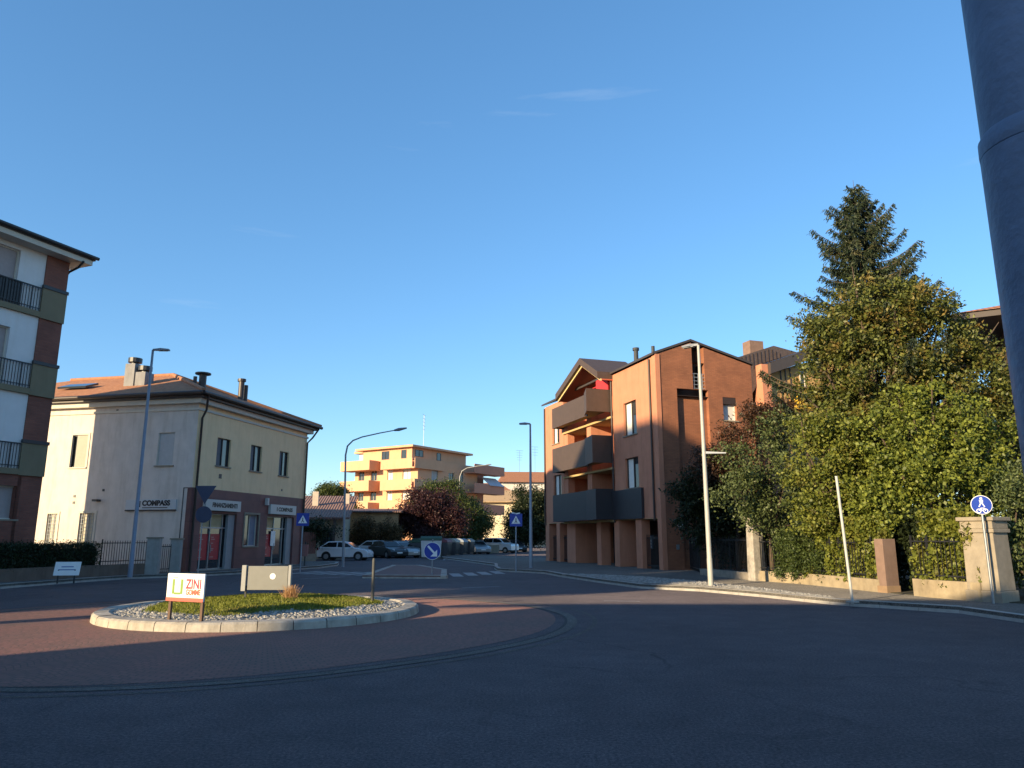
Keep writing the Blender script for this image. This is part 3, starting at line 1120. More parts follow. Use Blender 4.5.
for q in upper:
    window(h_, FS, q, 0.16, frame_m=DARKM, sill_m=STONE, mull=1, bars=0.04, curtain=[(0, 0.45)], curtain_m=mat('grey_curtain', (0.13, 0.14, 0.16), 0.9))
SHUTL = mat('olive_shutter', (0.36, 0.35, 0.29), 0.7, 0.05, 5)
wn = window(h_, FL, lh[0], 0.15, frame_m=DARKM, sill_m=TRIM, mull=0, surround=TRIM)
k = MB()
k.fb(FL, (6.2, 6.86), (0.02, 0.06), (5.24, 6.85))
for q in range(22):
    k.fb(FL, (6.23, 6.83), (0.012, 0.021), (5.30 + q * 0.07, 5.335 + q * 0.07))
k.build('shutter', SHUTL, wn)
wn = window(h_, FL, lh[1], 0.1, frame_m=TRIM, pane_m=SHUT, sill_m=STONE, mull=0, bars=0.03)
for q in (lh[2], lh[3]):
    wn = window(h_, FL, q, 0.15, frame_m=TRIM, pane_m=mat('pale_blind', (0.50, 0.47, 0.38), 0.8), surround=TRIM, mull=1)
    k = MB()
    for i in range(9):
        k.fb(FL, (q[0] + .03, q[1] - .03), (0.03, 0.045), (q[2] + 0.1 + i * 0.18, q[2] + 0.115 + i * 0.18))
    for i in range(5):
        u_ = q[0] + (q[1] - q[0]) * (i + .5) / 5
        k.fb(FL, (u_ - .008, u_ + .008), (0.028, 0.047), (q[2], q[3]))
    k.build('window_grille', PAINTG, wn)
for q in lh[4:]:
    window(h_, FL, q, 0.15, frame_m=DARKM, sill_m=TRIM, mull=1, surround=TRIM)
wn = window(h_, FSP, gw, 0.2, frame_m=TRIM, sill_m=STONE, surround=STONE, mull=1, curtain=[(0.5, 1.0)], curtain_m=mat('blue_grey_curtain', (0.2, 0.23, 0.29), 0.9))
# shop fronts: glazed doors set back at the left of each opening, posters on the glass
TANGL = mat('tan_shop_blind', (0.42, 0.35, 0.20), 0.9, 0.08, 4)  # blind in plain tan
GREYJ = mat('grey_jamb', (0.30, 0.31, 0.32), 0.7, 0.08, 4, stain=0.1)
for q, sg in ((d1, 0), (d2, 1)):
    gl = MB()
    gl.fb(FSP, (q[0], q[1] - 0.02), (0.34, 0.35), (q[2], q[3]))
    dr = gl.build('shop_door', GLASS, h_)
    f = MB()
    W_ = q[1] - q[0]
    cuts = [0.08, 0.40, 0.74, 1.0]
    for c_ in cuts:
        u_ = q[0] + 0.03 + (W_ - 0.1) * c_
        f.fb(FSP, (u_ - .03, u_ + .03), (0.27, 0.338), (q[2], q[3]))
    f.fb(FSP, (q[0], q[1]), (0.275, 0.337), (q[2] + 2.05, q[2] + 2.12))
    f.fb(FSP, (q[0], q[1]), (0.275, 0.337), (q[3] - .06, q[3]))
    f.fb(FSP, (q[0], q[1]), (0.275, 0.337), (q[2], q[2] + .08))
    f.build('door_frame', GALV, dr)
    p_ = MB()
    spans = [(0.12, 0.38), (0.43, 0.70)] if sg == 0 else [(0.10, 0.38)]
    for (c0, c1) in spans:
        p_.fb(FSP, (q[0] + W_ * c0 + .06, q[0] + W_ * c1), (0.328, 0.337), (q[2] + 0.5, q[2] + 1.78))
    po_ = p_.build('poster', RED, dr)
    t_ = MB()
    for (c0, c1) in spans:
        u0 = q[0] + W_ * c0 + .12
        for zz, l_ in ((1.60, .35), (1.50, .5), (1.30, .3), (1.02, .4), (0.95, .32), (0.62, .45)):
            t_.fb(FSP, (u0, u0 + l_ * (W_ * (c1 - c0) - .2)), (0.324, 0.327), (q[2] + zz, q[2] + zz + .03))
    t_.build('poster_lines', mat('poster_print', (0.5, 0.32, 0.3), .6, .05, 5), po_)
    b_ = MB()
    for (c0, c1) in ([(0.10, 0.38), (0.42, 0.72)] if sg == 0 else [(0.10, 0.40)]):
        b_.fb(FSP, (q[0] + W_ * c0 + .03, q[0] + W_ * c1), (0.329, 0.337), (q[2] + 2.14, q[3] - .07))
    b_.build('blind', TANGL, dr)
    if sg == 1:
        n_ = MB()
        n_.fb(FSP, (q[0] + .95, q[0] + 1.45), (0.25, 0.268), (q[2] + 1.1, q[2] + 1.95))
        n_.build('notice', SIGNWHITE, dr)
    hd = MB()
    hd.tube([(q[0] + W_ * .43, -0.03 + .25, q[2] + .85), (q[0] + W_ * .43, -0.03 + .25, q[2] + 1.25)], .025, 8)
    hd.build('door_handle', GALV, dr)
    j = MB()
    j.fb(FSP, (q[1] - 0.6, q[1] - 0.02), (0.12, 0.265), (q[2], q[3] - 0.01))
    j.build('door_jamb', GREYJ, dr)
    st = MB()
    st.fb(FSP, (q[0] - .08, q[1] + .08), (-0.25, 0.4), (0.14, q[2] + 0.012))
    st.build('doorstep', STONE, dr)
SIGNPALE = mat('shop_sign_panel', (0.50, 0.50, 0.47), 0.5, 0.03, 4)
for (u0, u1, z0, z1, body, tw) in ((0.95, 4.0, 3.08, 3.62, 'FINANZIAMENTI', 1.9), (7.05, 10.0, 3.08, 3.62, '❙ COMPASS', 1.6)):
    sb = MB()
    sb.fb(FSP, (u0, u1), (-0.16, -0.002), (z0, z1))
    so2 = sb.build('shop_sign', SIGNPALE, h_)
    text('lettering', body.replace('❙', 'I'), 0.3, SIGNBLACK, so2, FSP, (u0 + u1) / 2 + .1, -0.166, (z0 + z1) / 2, width=tw * 1.15, bold=0.014)
sb = MB()
sb.fb(FL, (0.75, 3.55), (-0.07, -0.002), (3.08, 3.56))
so2 = sb.build('shop_sign', mat('shop_sign_pale_blue', (0.50, 0.51, 0.52), 0.5, 0.03, 4), h_)
text('lettering', 'COMPASS', 0.34, SIGNBLACK, so2, FL, 1.85, -0.076, 3.38, width=1.55, bold=0.018)
k = MB()
k.fb(FL, (2.72, 2.78), (-0.078, -0.071), (3.2, 3.5))
k.fb(FL, (1.2, 2.6), (-0.075, -0.071), (3.15, 3.19))
k.fb(FL, (0.75, 3.55), (-0.10, 0.0), (3.02, 3.075))
k.build('sign_lines', SIGNBLACK, so2)
# cornice, roof, gutters
cn = MB()
for (o_, zz0, zz1) in ((0.06, ZE - .42, ZE - .30), (0.28, ZE - 0.10, ZE + 0.14)):
    cn.prism([(-o_, -o_), (LH + o_, -o_), (LH + o_, DH + o_), (-o_, DH + o_)], zz0, zz1)
cn.build('cornice', TRIM, h_)
ev = MB()
ev.prism([(-.5, -.5), (LH + .5, -.5), (LH + .5, DH + .5), (-.5, DH + .5)], ZE + .142, ZE + .40)
ev.build('eave', DKBROWN, h_)
rz0, rzt = ZE + 0.41, 11.15
c0, c1, c2, c3 = (-.62, -.62), (LH + .62, -.62), (LH + .62, DH + .62), (-.62, DH + .62)
r0_, r1_ = (LH / 2, 5.9), (LH / 2, DH - 6)
rf = MB()
rf.quad(P3(c3, rz0), P3(c0, rz0), P3(r0_, rzt), P3(r1_, rzt))
rf.quad(P3(c1, rz0), P3(c2, rz0), P3(r1_, rzt), P3(r0_, rzt))
ro = rf.build('roof', ROOFT, h_)
for tri_ in ((c0, c1, r0_), (c2, c3, r1_)):
    rf = MB()
    rf.poly([P3(tri_[0], rz0), P3(tri_[1], rz0), P3(tri_[2], rzt)])
    rf.build('hip', ROOFX, ro)
rr_ = MB()
for p_, q_ in ((c0, r0_), (c1, r0_)):
    rr_.tube([P3(p_, rz0 + .04), P3(q_, rzt + .04)], .11, 8)
rr_.tube([P3(r0_, rzt + .04), P3(r1_, rzt + .04)], .11, 8)
rr_.build('ridge_tiles', mat('ridge_clay', (0.36, 0.16, 0.08), 0.85, 0.2, 6), ro, smooth=True)
vx = MB()
vx.hexa([(1.6, 8.2, 9.72), (1.6, 10.0, 9.72), (2.5, 10.0, 10.06), (2.5, 8.2, 10.06), (1.57, 8.2, 9.82), (1.57, 10.0, 9.82), (2.47, 10.0, 10.16), (2.47, 8.2, 10.16)])
vx.build('roof_window', GLASS, ro)
CHIMG = mat('grey_chimney_render', (0.23, 0.23, 0.235), 0.9, 0.1, 3, stain=0.25)
ch = MB()
ch.box(2.2, 2.9, 5.75, 6.35, 9.2, 11.1)
ch.box(2.2, 2.9, 5.05, 5.65, 9.2, 10.6)
cho = ch.build('chimney', CHIMG, ro)
cc_ = MB()
for (x, y, z) in ((2.55, 6.05, 11.1), (2.55, 5.35, 10.6)):
    cc_.tube([(x, y, z - .25), (x, y, z + .12)], .2, 12)
    cc_.tube([(x, y, z + .12), (x, y, z + .36)], [.36, .36], 14)
cc_.build('chimney_cap', DARKM, cho)
ch = MB()
ch.tube([(3.62, 2.5, 9.5), (3.62, 2.5, 10.6)], .2, 12)
ch.tube([(3.62, 2.5, 10.62), (3.62, 2.5, 10.70)], .42, 14)
ch.tube([(3.1, 2.6, 9.5), (3.1, 2.6, 10.4)], .1, 10)
ch.build('chimney', DKBROWN, ro)
ch = MB()
ch.tube([(7.4, 2.5, 9.5), (7.4, 2.5, 11.0)], .17, 12)
ch.tube([(7.85, 2.5, 9.5), (7.85, 2.5, 10.85)], .15, 12)
ch.tube([(7.4, 2.5, 11.0), (7.4, 2.5, 11.15)], .25, 12)
ch.build('chimney', DKBROWN, ro)
for pts in (((-.64, -.64, ZE + .34), (LH + .66, -.64, ZE + .34)), ((-.64, -.64, ZE + .34), (-.64, DH, ZE + .34))):
    gt = MB()
    gt.tube(pts, .10, 8)
    gt.build('gutter', DKBROWN, h_, smooth=True)
gt = MB()
gt.tube([(-.2, -.6, ZE + .24), (0.12, -.35, ZE - .4), (.2, -.1, ZE - .8), (.2, -.1, 0.15)], .055, 8)
gt.build('downpipe', DKBROWN, h_, smooth=True)
gt = MB()
gt.tube([(LH + .35, -.6, ZE + .24), (LH + .05, -.35, ZE - .35), (LH - .12, -.1, ZE - .7), (LH - .12, -.1, 0.15)], .055, 8)
gt.build('downpipe', DKBROWN, h_, smooth=True)
cb = MB()
cb.fb(FL, (0.42, 0.45), (-.03, -.002), (0.9, 4.1))
cb.fb(FL, (0.22, 0.45), (-.03, -.002), (4.095, 4.13))
cb.build('cable', DARKM, h_)
for (u_, z_, fr) in ((4.9, 4.0, FL), (4.6, 8.0, FL), (6.55, 3.72, FL), (6.55, 3.4, FL)):
    vn = MB()
    vn.fb(fr, (u_, u_ + .12), (-.02, -.001), (z_, z_ + .12))
    vn.build('vent', DARKM, h_)
vn = MB()
vn.fb(FS, (2.1, 2.32), (-.02, -.001), (4.72, 4.95))
vn.build('vent', DARKM, h_)
vn = MB()
vn.fb(FS, (8.4, 8.52), (-.02, -.001), (4.45, 4.57))
vn.build('vent', DARKM, h_)
wlp = MB()
wlp.fb(FSP, (6.65, 6.8), (-.18, -.002), (3.55, 3.95))
wlp.build('wall_lamp', SIGNPALE, h_)
sp_ = MB()
sp_.fb(FL, (5.05, 5.3), (-.32, -.002), (3.5, 3.6))
sp_.build('spotlight', DARKM, h_)
# ------------------------------------------------------------------ orange brick apartment house on the right
PHI_R = math.atan2(.311, .95)
r_ = thing('apartment_house', 'orange brick apartment house with dark boxed balconies and a gabled loggia', 'building', (7.57, 37.98, 0), PHI_R)
FC = ((0, 0), (1, 0), (0, 1))            # camera-facing brick wall, u=x
FT = ((0, 0), (0, 1), (1, 0))            # street face, u=y (away from the camera)
LR, WR_ = 16.6, 5.9
GZ = 2.72
w_ = MB()
def gz_(x):
    return 11.25 + (12.05 - 11.25) * x / 2.15 if x < 2.15 else 12.05 - (12.05 - 11.05) * (x - 2.15) / (WR_ - 2.15)
slot = (2.2, 2.95, 9.5, 10.95)
cwin = (3.98, 4.82, 7.9, 9.17)
rec = (1.2, 3.1, 0.2, 9.48)
sheet(w_, FC, (0, WR_), (0, 10.95), [slot, cwin, rec], 0.24)
# gable top, split round the slot
top = lambda x0, x1: [(x0, 0, 10.95), (x1, 0, 10.95), (x1, 0, gz_(x1)), (x0, 0, gz_(x0))]
w_.poly(top(0, 2.15))
w_.poly([(2.15, 0, 10.95), (2.2, 0, 10.95), (2.2, 0, gz_(2.2)), (2.15, 0, 12.05)])
w_.poly(top(2.95, WR_))
w_.quad((2.2, 0, 10.95), (2.2, 1.0, 10.95), (2.2, 1.0, gz_(2.2)), (2.2, 0, gz_(2.2)))
w_.quad((2.95, 0, 10.95), (2.95, 1.0, 10.95), (2.95, 1.0, gz_(2.95)), (2.95, 0, gz_(2.95)))
# recess back wall, a little darker opening right under the slot
w_.quad((1.2, .24, 0.2), (3.1, .24, 0.2), (3.1, .24, 9.1), (1.2, .24, 9.1))
w_.quad((WR_, 0, 0), (WR_, LR, 0), (WR_, LR, 11.05), (WR_, 0, 11.05))
w_.build('brick_wall', TERR, r_)
k = MB()
k.fb(FC, (1.2, 3.1), (.7, .75), (9.0, 9.6))
k.fb(FC, (2.2, 2.95), (.9, 1.0), (9.3, 12.0))
k.fb(FC, (1.21, 3.09), (.02, .7), (9.10, 9.12))
sl_ = k.build('stair_window', DKBROWN, r_)
k = MB()
for q in range(5):
    k.fb(FC, (2.2, 2.95), (.05, .07), (9.55 + q * .2, 9.58 + q * .2))
for q in range(3):
    k.fb(FC, (2.3 + q * .25, 2.32 + q * .25), (.045, .075), (9.5, 10.36))
k.build('railing', PAINTG, sl_)
window(r_, FC, cwin, .22, frame_m=TRIM, pane_m=CURT, mull=0, sill_m=STONE)
k = MB()
k.fb(FC, (3.98, 4.82), (.02, .18), (8.8, 9.165))
k.build('shutter_box', DKBROWN, r_)
# street face: near module 0-5.25, far module 12.9-LR, loggia between
s_ = MB()
wn1, wn2 = (2.35, 3.9, 7.35, 9.23), (2.3, 3.88, 4.4, 6.08)
sheet(s_, FT, (0.35, 5.25), (GZ, 11.2), [wn1, wn2], .22)
fw1, fw2 = (13.75, 15.1, 8.2, 10.0), (13.5, 14.95, 4.4, 6.0)
sheet(s_, FT, (12.95, LR), (GZ, 11.1), [fw1, fw2], .22)
s_.quad((0, LR, 0), (WR_, LR, 0), (WR_, LR, 11), (0, LR, 11))
# loggia: back wall and partitions
s_.quad((1.7, 5.25, GZ), (1.7, 12.95, GZ), (1.7, 12.95, 12.0), (1.7, 5.25, 12.0))
s_.quad((0, 5.25, GZ), (1.7, 5.25, GZ), (1.7, 5.25, 11.25), (0, 5.25, 11.25))
s_.quad((0, 12.95, GZ), (1.7, 12.95, GZ), (1.7, 12.95, 11.25), (0, 12.95, 11.25))
for (y0, y1) in ((8.55, 9.2),):
    s_.box(0.05, 1.7, y0, y1, GZ, 10.9)
s_.box(0.02, 0.5, 12.3, 12.95, GZ, 9.2)
s_.build('street_wall', ORA, r_)
cl = MB()
for fz in (2.76, 5.75, 8.75):
    cl.box(-0.1, 1.7, 5.25, 12.95, fz - 0.12, fz)
cl.box(0.0, WR_, 0.35, LR, GZ - .02, GZ)
cl.build('floor_slab', mat('yellow_soffit', (0.46, 0.33, 0.15), 0.9, 0.06, 2), r_)
for fz in (5.76, 8.76):
    for (y0, y1) in ((6.0, 7.6), (10.2, 11.7)):
        window(r_, ((1.7, 0), (0, 1), (1, 0)), (y0, y1, fz, fz + 2.1), -0.01, frame_m=TRIM, pane_m=GLASS if y0 > 8 else mat('yellow_blind', (0.55, 0.43, 0.22), 0.8), mull=1)
for fz in (4.9, 7.95):
    lp_ = MB()
    lp_.tube([(1.66, 9.7, fz), (1.5, 9.7, fz)], .12, 12)
    lp_.build('wall_lamp', SIGNWHITE, r_)
for q, cu in ((wn1, [(0.12, .5)]), (wn2, [(.1, .48)]), (fw1, [(0.0, .5)]), (fw2, [(0.0, .5)])):
    window(r_, FT, q, .2, frame_m=BROWN, pane_m=GLASS, mull=1, curtain=[(0.52, 0.98)], curtain_m=mat('white_shutter', (0.72, 0.70, 0.64), .8, .04, 5), sill_m=STONE)
# boxed balconies
def balcony(z0, z1, cx, mater):
    yA, yB, yC = 5.42, 7.1, 12.95
    bx = MB()
    th = .08
    near = [(0, yA), (cx, yA), (-1.02, yB), (-1.02 + th, yB), (cx + th, yA + th), (0, yA + th)]
    bx.prism(near, z0, z1)
    bx.prism([(-.85, 7.28), (-.85, yC), (-.85 + th, yC), (-.85 + th, 7.28)], z0, z1)
    bx.prism([(-.85 + th, yC - th), (-.85 + th, yC), (0, yC), (0, yC - th)], z0, z1)
    bl = bx.build('balcony', mater, r_)
    u_ = MB()
    u_.prism([(0, yA + th), (cx + th, yA + th), (-1.02 + th, yB), (-.85 + th, 7.28), (-.85 + th, yC - th), (-.1, yC - th), (-.1, yA + th)], z0 + .1, z0 + .2)
    u_.build('balcony_floor', MATS['yellow_soffit'], bl)
    k = MB()
    k.box(-.84, -.78, 7.11, 7.27, z0 - .02, z1 - .02)
    k.build('joint', SIGNBLACK, bl)
balcony(9.0, 10.35, -1.62, BROWN)
balcony(6.0, 7.6, -1.3, BROWN)
DKBAL = mat('charcoal_panel', (0.032, 0.029, 0.032), 0.6, 0.1, 4)
balcony(2.76, 4.5, -1.15, DKBAL)
k = MB()
k.box(-.16, -.08, 1.8, 5.40, 2.74, 4.36)
k.box(-.08, -.001, 1.8, 1.88, 2.74, 4.36)
k.build('window_box', DKBAL, r_)
# gabled loggia roof
gy, gz2 = 7.75, 12.75
lo_, ro2 = (11.9, 11.2), (5.15, 11.35)
gr = MB()
for (ya, za), (yb, zb) in (((gy, gz2), lo_), ((gy, gz2), ro2)):
    gr.hexa([(-1.0, ya, za - .42), (2.2, ya, za - .42), (2.2, yb, zb - .42), (-1.0, yb, zb - .42), (-1.0, ya, za), (2.2, ya, za), (2.2, yb, zb), (-1.0, yb, zb)])
gr.build('gable_roof', BROWN, r_)
gf = MB()
for (ya, za), (yb, zb) in (((gy, gz2), lo_), ((gy, gz2), ro2)):
    gf.hexa([(-.82, ya, za - .55), (-.72, ya, za - .55), (-.72, yb, zb - .55), (-.82, yb, zb - .55), (-.82, ya, za - .425), (-.72, ya, za - .425), (-.72, yb, zb - .425), (-.82, yb, zb - .425)])
    gs = MB()
    gs.hexa([(-.72, ya, za - .50), (1.7, ya, za - .50), (1.7, yb, zb - .50), (-.72, yb, zb - .50), (-.72, ya, za - .425), (1.7, ya, za - .425), (1.7, yb, zb - .425), (-.72, yb, zb - .425)])
    gs.build('gable_soffit', mat('red_orange_soffit', (0.42, 0.10, 0.05), .8, .06, 3), r_)
gf.build('gable_trim', mat('pale_yellow_trim', (0.62, 0.46, 0.22), 0.8, .05, 3), r_)
aw = MB()
aw.hexa([(0.2, 5.3, 11.0), (1.6, 5.3, 11.0), (1.6, 8.5, 11.0), (0.2, 8.5, 11.0), (0.2, 5.3, 11.05), (1.6, 5.3, 11.55), (1.6, 8.5, 11.55), (0.2, 8.5, 11.05)])
aw.box(-.2, -.15, 5.45, 7.1, 10.36, 11.2)
aw.build('awning', AWNRED, r_)
# roof
rf = MB()
yo = LR + .2
for (xa, za, xb, zb) in ((-.18, 11.22, 2.15, 12.12), (2.15, 12.12, WR_ + .15, 11.08)):
    rf.hexa([(xa, -.06, za), (xb, -.06, zb), (xb, yo, zb), (xa, yo, za), (xa, -.06, za + .12), (xb, -.06, zb + .12), (xb, yo, zb + .12), (xa, yo, za + .12)])
rf.build('roof', DKROOF, r_)
ch = MB()
ch.tube([(1.2, 4.4, 11.6), (1.2, 4.4, 12.6)], .14, 12)
ch.tube([(1.2, 4.4, 12.6), (1.2, 4.4, 12.75)], .2, 12)
ch.tube([(1.0, 2.0, 11.6), (1.0, 2.0, 12.25)], .1, 12)
ch.build('flue', DARKM, r_)
for (x, y, z1) in ((-.07, 0.62, 11.1), (-.07, 5.28, 11.2), (-.07, 16.5, 11.0)):
    dp = MB()
    dp.tube([(x, y, 2.6), (x, y, z1)], .055, 8)
    dp.build('downpipe', DKBROWN, r_, smooth=True)
cp2 = MB()
cp2.box(-.05, 0.22, -.04, 0.35, 0, 11.25)
cp2.build('corner_pier', ORA, r_)
# ground floor: piers, dark back walls, glass door, gate
for (y0, y1, x0, x1) in ((2.2, 2.85, 0, .5), (4.85, 5.5, 0, 1.6), (7.3, 7.9, 0, .6), (11.2, 12.6, 0, 3), (13.9, 14.5, 0, .6), (15.9, 16.6, 0, .6)):
    pr = MB()
    pr.box(x0, x1, y0, y1, 0.1, GZ - .022)
    pr.build('pier', ORA, r_)
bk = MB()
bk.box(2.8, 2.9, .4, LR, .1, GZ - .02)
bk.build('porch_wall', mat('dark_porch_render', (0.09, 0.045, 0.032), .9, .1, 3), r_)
gd = MB()
gd.box(2.6, 2.7, 8.4, 10.8, .15, 2.4)
gdo = gd.build('entrance_door', GLASS, r_)
k = MB()
for y in (8.4, 9.2, 10.0, 10.8):
    k.box(2.5, 2.59, y - .04, y + .04, .15, 2.42)
k.build('frame', DARKM, gdo)
ic = MB()
ic.box(1.2, 1.3, 3.3, 4.4, 1.15, 1.85)
ico = ic.build('letterbox', PAINTG, r_)
k = MB()
for q in range(4):
    k.box(1.17, 1.199, 3.36, 4.34, 1.2 + q * .16, 1.31 + q * .16)
k.build('letterbox_flap', SIGNWHITE, ico)
for y0, y1 in ((0.45, 2.15), (12.7, 13.85), (14.55, 15.85)):
    ft_ = MB()
    yy = y0
    while yy < y1:
        ft_.box(.25, .27, yy, yy + .025, .1, 1.9)
        yy += .13
    for zz in (.3, 1.7):
        ft_.box(.245, .275, y0, y1, zz, zz + .05)
    ft_.build('porch_grille', BLACKM, r_)
bl_ = MB()
bl_.tube([(.92, -.02, 2.3), (.92, -.16, 2.3)], .035, 8)
blo = bl_.build('wall_lamp', DARKM, r_)
bm = bmesh.new()
bmesh.ops.create_uvsphere(bm, u_segments=16, v_segments=10, radius=.15)
me = bpy.data.meshes.new('globe')
bm.to_mesh(me)
bm.free()
me.materials.append(mat('opal_globe', (0.6, 0.58, 0.54), .4, .03, 3))
for p in me.polygons:
    p.use_smooth = True
o = bpy.data.objects.new('globe', me)
COL.objects.link(o)
o.parent = blo
o.location = (.92, -.22, 2.32)
k = MB()
k.box(.75, .92, -.03, -.002, 1.15, 1.4)
k.build('intercom', GALV, r_)

# ------------------------------------------------------------------ house with yellow cladding behind it
n_ = thing('clad_house', 'yellow clad house with dark sheet roofs and brick chimney behind the orange brick house', 'building', (15.2, 46.5, 0), PHI_R)
m_ = MB()
FN = ((0, 0), (1, 0), (0, 1))
m_.extrude([(1.5, 0, 0), (9.5, 0, 0), (9.5, 0, 14.3), (4.15, 0, 13.05), (1.5, 0, 12.1)], (0, 8, 0))
m_.build('wall', mat('yellow_cladding', (0.46, 0.28, 0.11), .85, .08, 2, stain=.15), n_)
m_ = MB()
for q in (2.45, 2.82, 3.2):
    m_.fb(FN, (q, q + .07), (-.05, -.002), (9.2, 12.4 + (q - 2.3) * .36))
m_.build('batten', DKBROWN, n_)
m_ = MB()
m_.fb(FN, (3.4, 4.4), (-.5, -.02), (9.9, 11.3))
m_.build('balcony', mat('bright_yellow_panel', (0.62, 0.40, 0.04), .7, .06, 3), n_)
m_ = MB()
m_.fb(FN, (1.52, 9), (-.3, -.02), (8.9, 9.4))
m_.build('ledge', DKBROWN, n_)
window(n_, FN, (3.95, 4.35, 11.35, 12.5), .0, frame_m=TRIM, pane_m=GLASS, mull=0)
window(n_, FN, (1.6, 1.8, 11.2, 12.0), .0, frame_m=TRIM, pane_m=GLASS, mull=0)
m_ = MB()
m_.box(.83, 1.49, -.3, .6, 0, 12.72)
m_.build('brick_column', ORA, n_)
m_ = MB()
m_.hexa([(1.3, -.6, 12.05), (9.6, -.6, 15.07), (9.6, 8.4, 15.07), (1.3, 8.4, 12.05), (1.3, -.6, 12.76), (9.6, -.6, 15.9), (9.6, 8.4, 15.9), (1.3, 8.4, 12.76)])
m_.build('roof', DKROOF, n_)
m_ = MB()
m_.extrude([(-.95, .3, 9), (1.28, .3, 12.0), (1.28, .3, 12.9), (4.2, .3, 13.9), (2.35, .3, 14.2), (-.1, .3, 13.33), (-.95, .3, 13.05)], (0, 7, 0))
m_.build('upper_roof', mat('ribbed_brown_sheet', (0.085, 0.062, 0.055), .6, .3, 9), n_)
m_ = MB()
for q in range(13):
    xx = -.85 + q * .3
    m_.box(xx, xx + .05, .26, .299, 12.5 + max(0, (xx - 1) * .36), 13.0 + .33 * min(xx + .9, 2.9 - abs(xx - 2)) )
m_.build('sheet_rib', DKBROWN, n_)
m_ = MB()
m_.box(.95, 2.0, .9, 1.7, 13.4, 14.62)
m_.build('chimney', mat('brick_chimney', (0.20, 0.125, 0.095), .9, .15, 4), n_)

# tiled roof at the far right, behind the trees
q_ = thing('tiled_house', 'house with red tiled roof and dark eaves half hidden behind the trees on the right', 'building', (20.5, 30.5, 0), R(-28))
m_ = MB()
m_.box(.6, 9, .6, 9, 0, 10.7)
m_.build('wall', mat('brown_house_render', (0.10, 0.065, 0.05), .9, .08, 2), q_)
m_ = MB()
m_.box(-1.4, 10.4, -1.4, 10.4, 10.7, 10.95)
m_.build('eave', DKBROWN, q_)
m_ = MB()
for p_ in ([(-1.5, -1.5, 10.96), (10.5, -1.5, 10.96), (4.5, 4.5, 12.9)], [(10.5, -1.5, 10.96), (10.5, 10.5, 10.96), (4.5, 4.5, 12.9)], [(10.5, 10.5, 10.96), (-1.5, 10.5, 10.96), (4.5, 4.5, 12.9)], [(-1.5, 10.5, 10.96), (-1.5, -1.5, 10.96), (4.5, 4.5, 12.9)]):
    m_.poly(p_)
m_.build('roof', ROOFX, q_)
window(q_, ((.6, .6), (1, 0), (0, 1)), (3, 4.2, 8.2, 9.7), 0.0, frame_m=TRIM, mull=1)

# ------------------------------------------------------------------ peach apartment block in the middle distance
PHI_M = math.atan2(.84, .54)
b_ = thing('apartment_building', 'peach apartment block with long balconies rising behind the parked cars', 'building', (-14.2, 112, 0), PHI_M)
FR = ((0, 0), (1, 0), (0, 1))
FLM = ((0, 0), (0, 1), (1, 0))
m_ = MB()
lh = []
for fz in (4.1, 7.35, 10.45):
    lh += [(1.4, 3.0, fz, fz + 1.75), (5.0, 6.1, fz, fz + 1.75), (8.3, 9.6, fz, fz + 1.75), (11.0, 12.2, fz, fz + 1.75)]
sheet(m_, FLM, (0, 13), (0, 13.2), lh, .25)
rh = []
for fz in (4.1, 7.35, 10.45):
    rh += [(3.3, 4.9, fz - .3, fz + 1.6), (7.6, 9.0, fz + .0, fz + 1.4), (10.6, 11.6, fz + .2, fz + 1.8)]
sheet(m_, FR, (0, 15.5), (0, 13.4), rh, .25)
m_.quad((15.5, 0, 0), (15.5, 13, 0), (15.5, 13, 13.4), (15.5, 0, 13.4))
m_.quad((0, 13, 0), (15.5, 13, 0), (15.5, 13, 13.2), (0, 13, 13.2))
m_.quad((0, 0, 13.2), (15.5, 0, 13.4), (15.5, 13, 13.4), (0, 13, 13.2))
m_.build('wall', PEACH, b_)
for q in lh:
    window(b_, FLM, q, .2, frame_m=TRIM, pane_m=GLASS if q[0] > 7 else CURT, mull=1)
for q in rh:
    window(b_, FR, q, .2, frame_m=TRIM, pane_m=GLASS if q[0] > 7 else SHUT, mull=1)
for (z0, z1) in ((5.4, 7.0), (8.75, 10.35), (11.95, 13.45)):
    x = MB()
    x.fb(FLM, (-.02, 6.3), (-1.3, -.001), (z0, z0 + .2))
    x.fb(FLM, (-.02, 6.3), (-1.4, -1.3), (z0, z1))
    x.fb(FLM, (6.2, 6.3), (-1.3, -.001), (z0 + .2, z1))
    x.fb(FR, (-1.3, 5.9), (-.5, -.4), (z0, z1))
    x.fb(FR, (-1.4, 5.8), (-.4, -.001), (z0 - .02, z0 + .18))
    x.build('balcony', PEACH, b_)
    x = MB()
    x.fb(FLM, (7.6, 13.8), (-2.4, -.001), (z0, z0 + .2))
    x.fb(FLM, (7.6, 13.8), (-2.5, -2.4), (z0, z1))
    x.fb(FLM, (7.6, 7.7), (-2.4, -.001), (z0 + .2, z1))
    x.build('balcony', PEACH, b_)
    x = MB()
    x.fb(FR, (11.8, 20.6), (-2.0, -.001), (z0 + .1, z0 + .3))
    x.fb(FR, (11.8, 20.6), (-2.1, -2.0), (z0 + .1, z1 + .1))
    x.fb(FR, (20.5, 20.6), (-2.0, 3.0), (z0 + .3, z1 + .1))
    x.build('balcony', SALMON, b_)
x = MB()
x.box(15.5, 18.0, .5, 10, 0, 13.3)
x.build('wing', SALMON, b_)
aw = MB()
aw.hexa([(16, -2.3, 10.2), (20.2, -2.3, 10.2), (20.2, -.5, 11.6), (16, -.5, 11.6), (16, -2.35, 10.25), (20.2, -2.35, 10.25), (20.2, -.5, 11.7), (16, -.5, 11.7)])
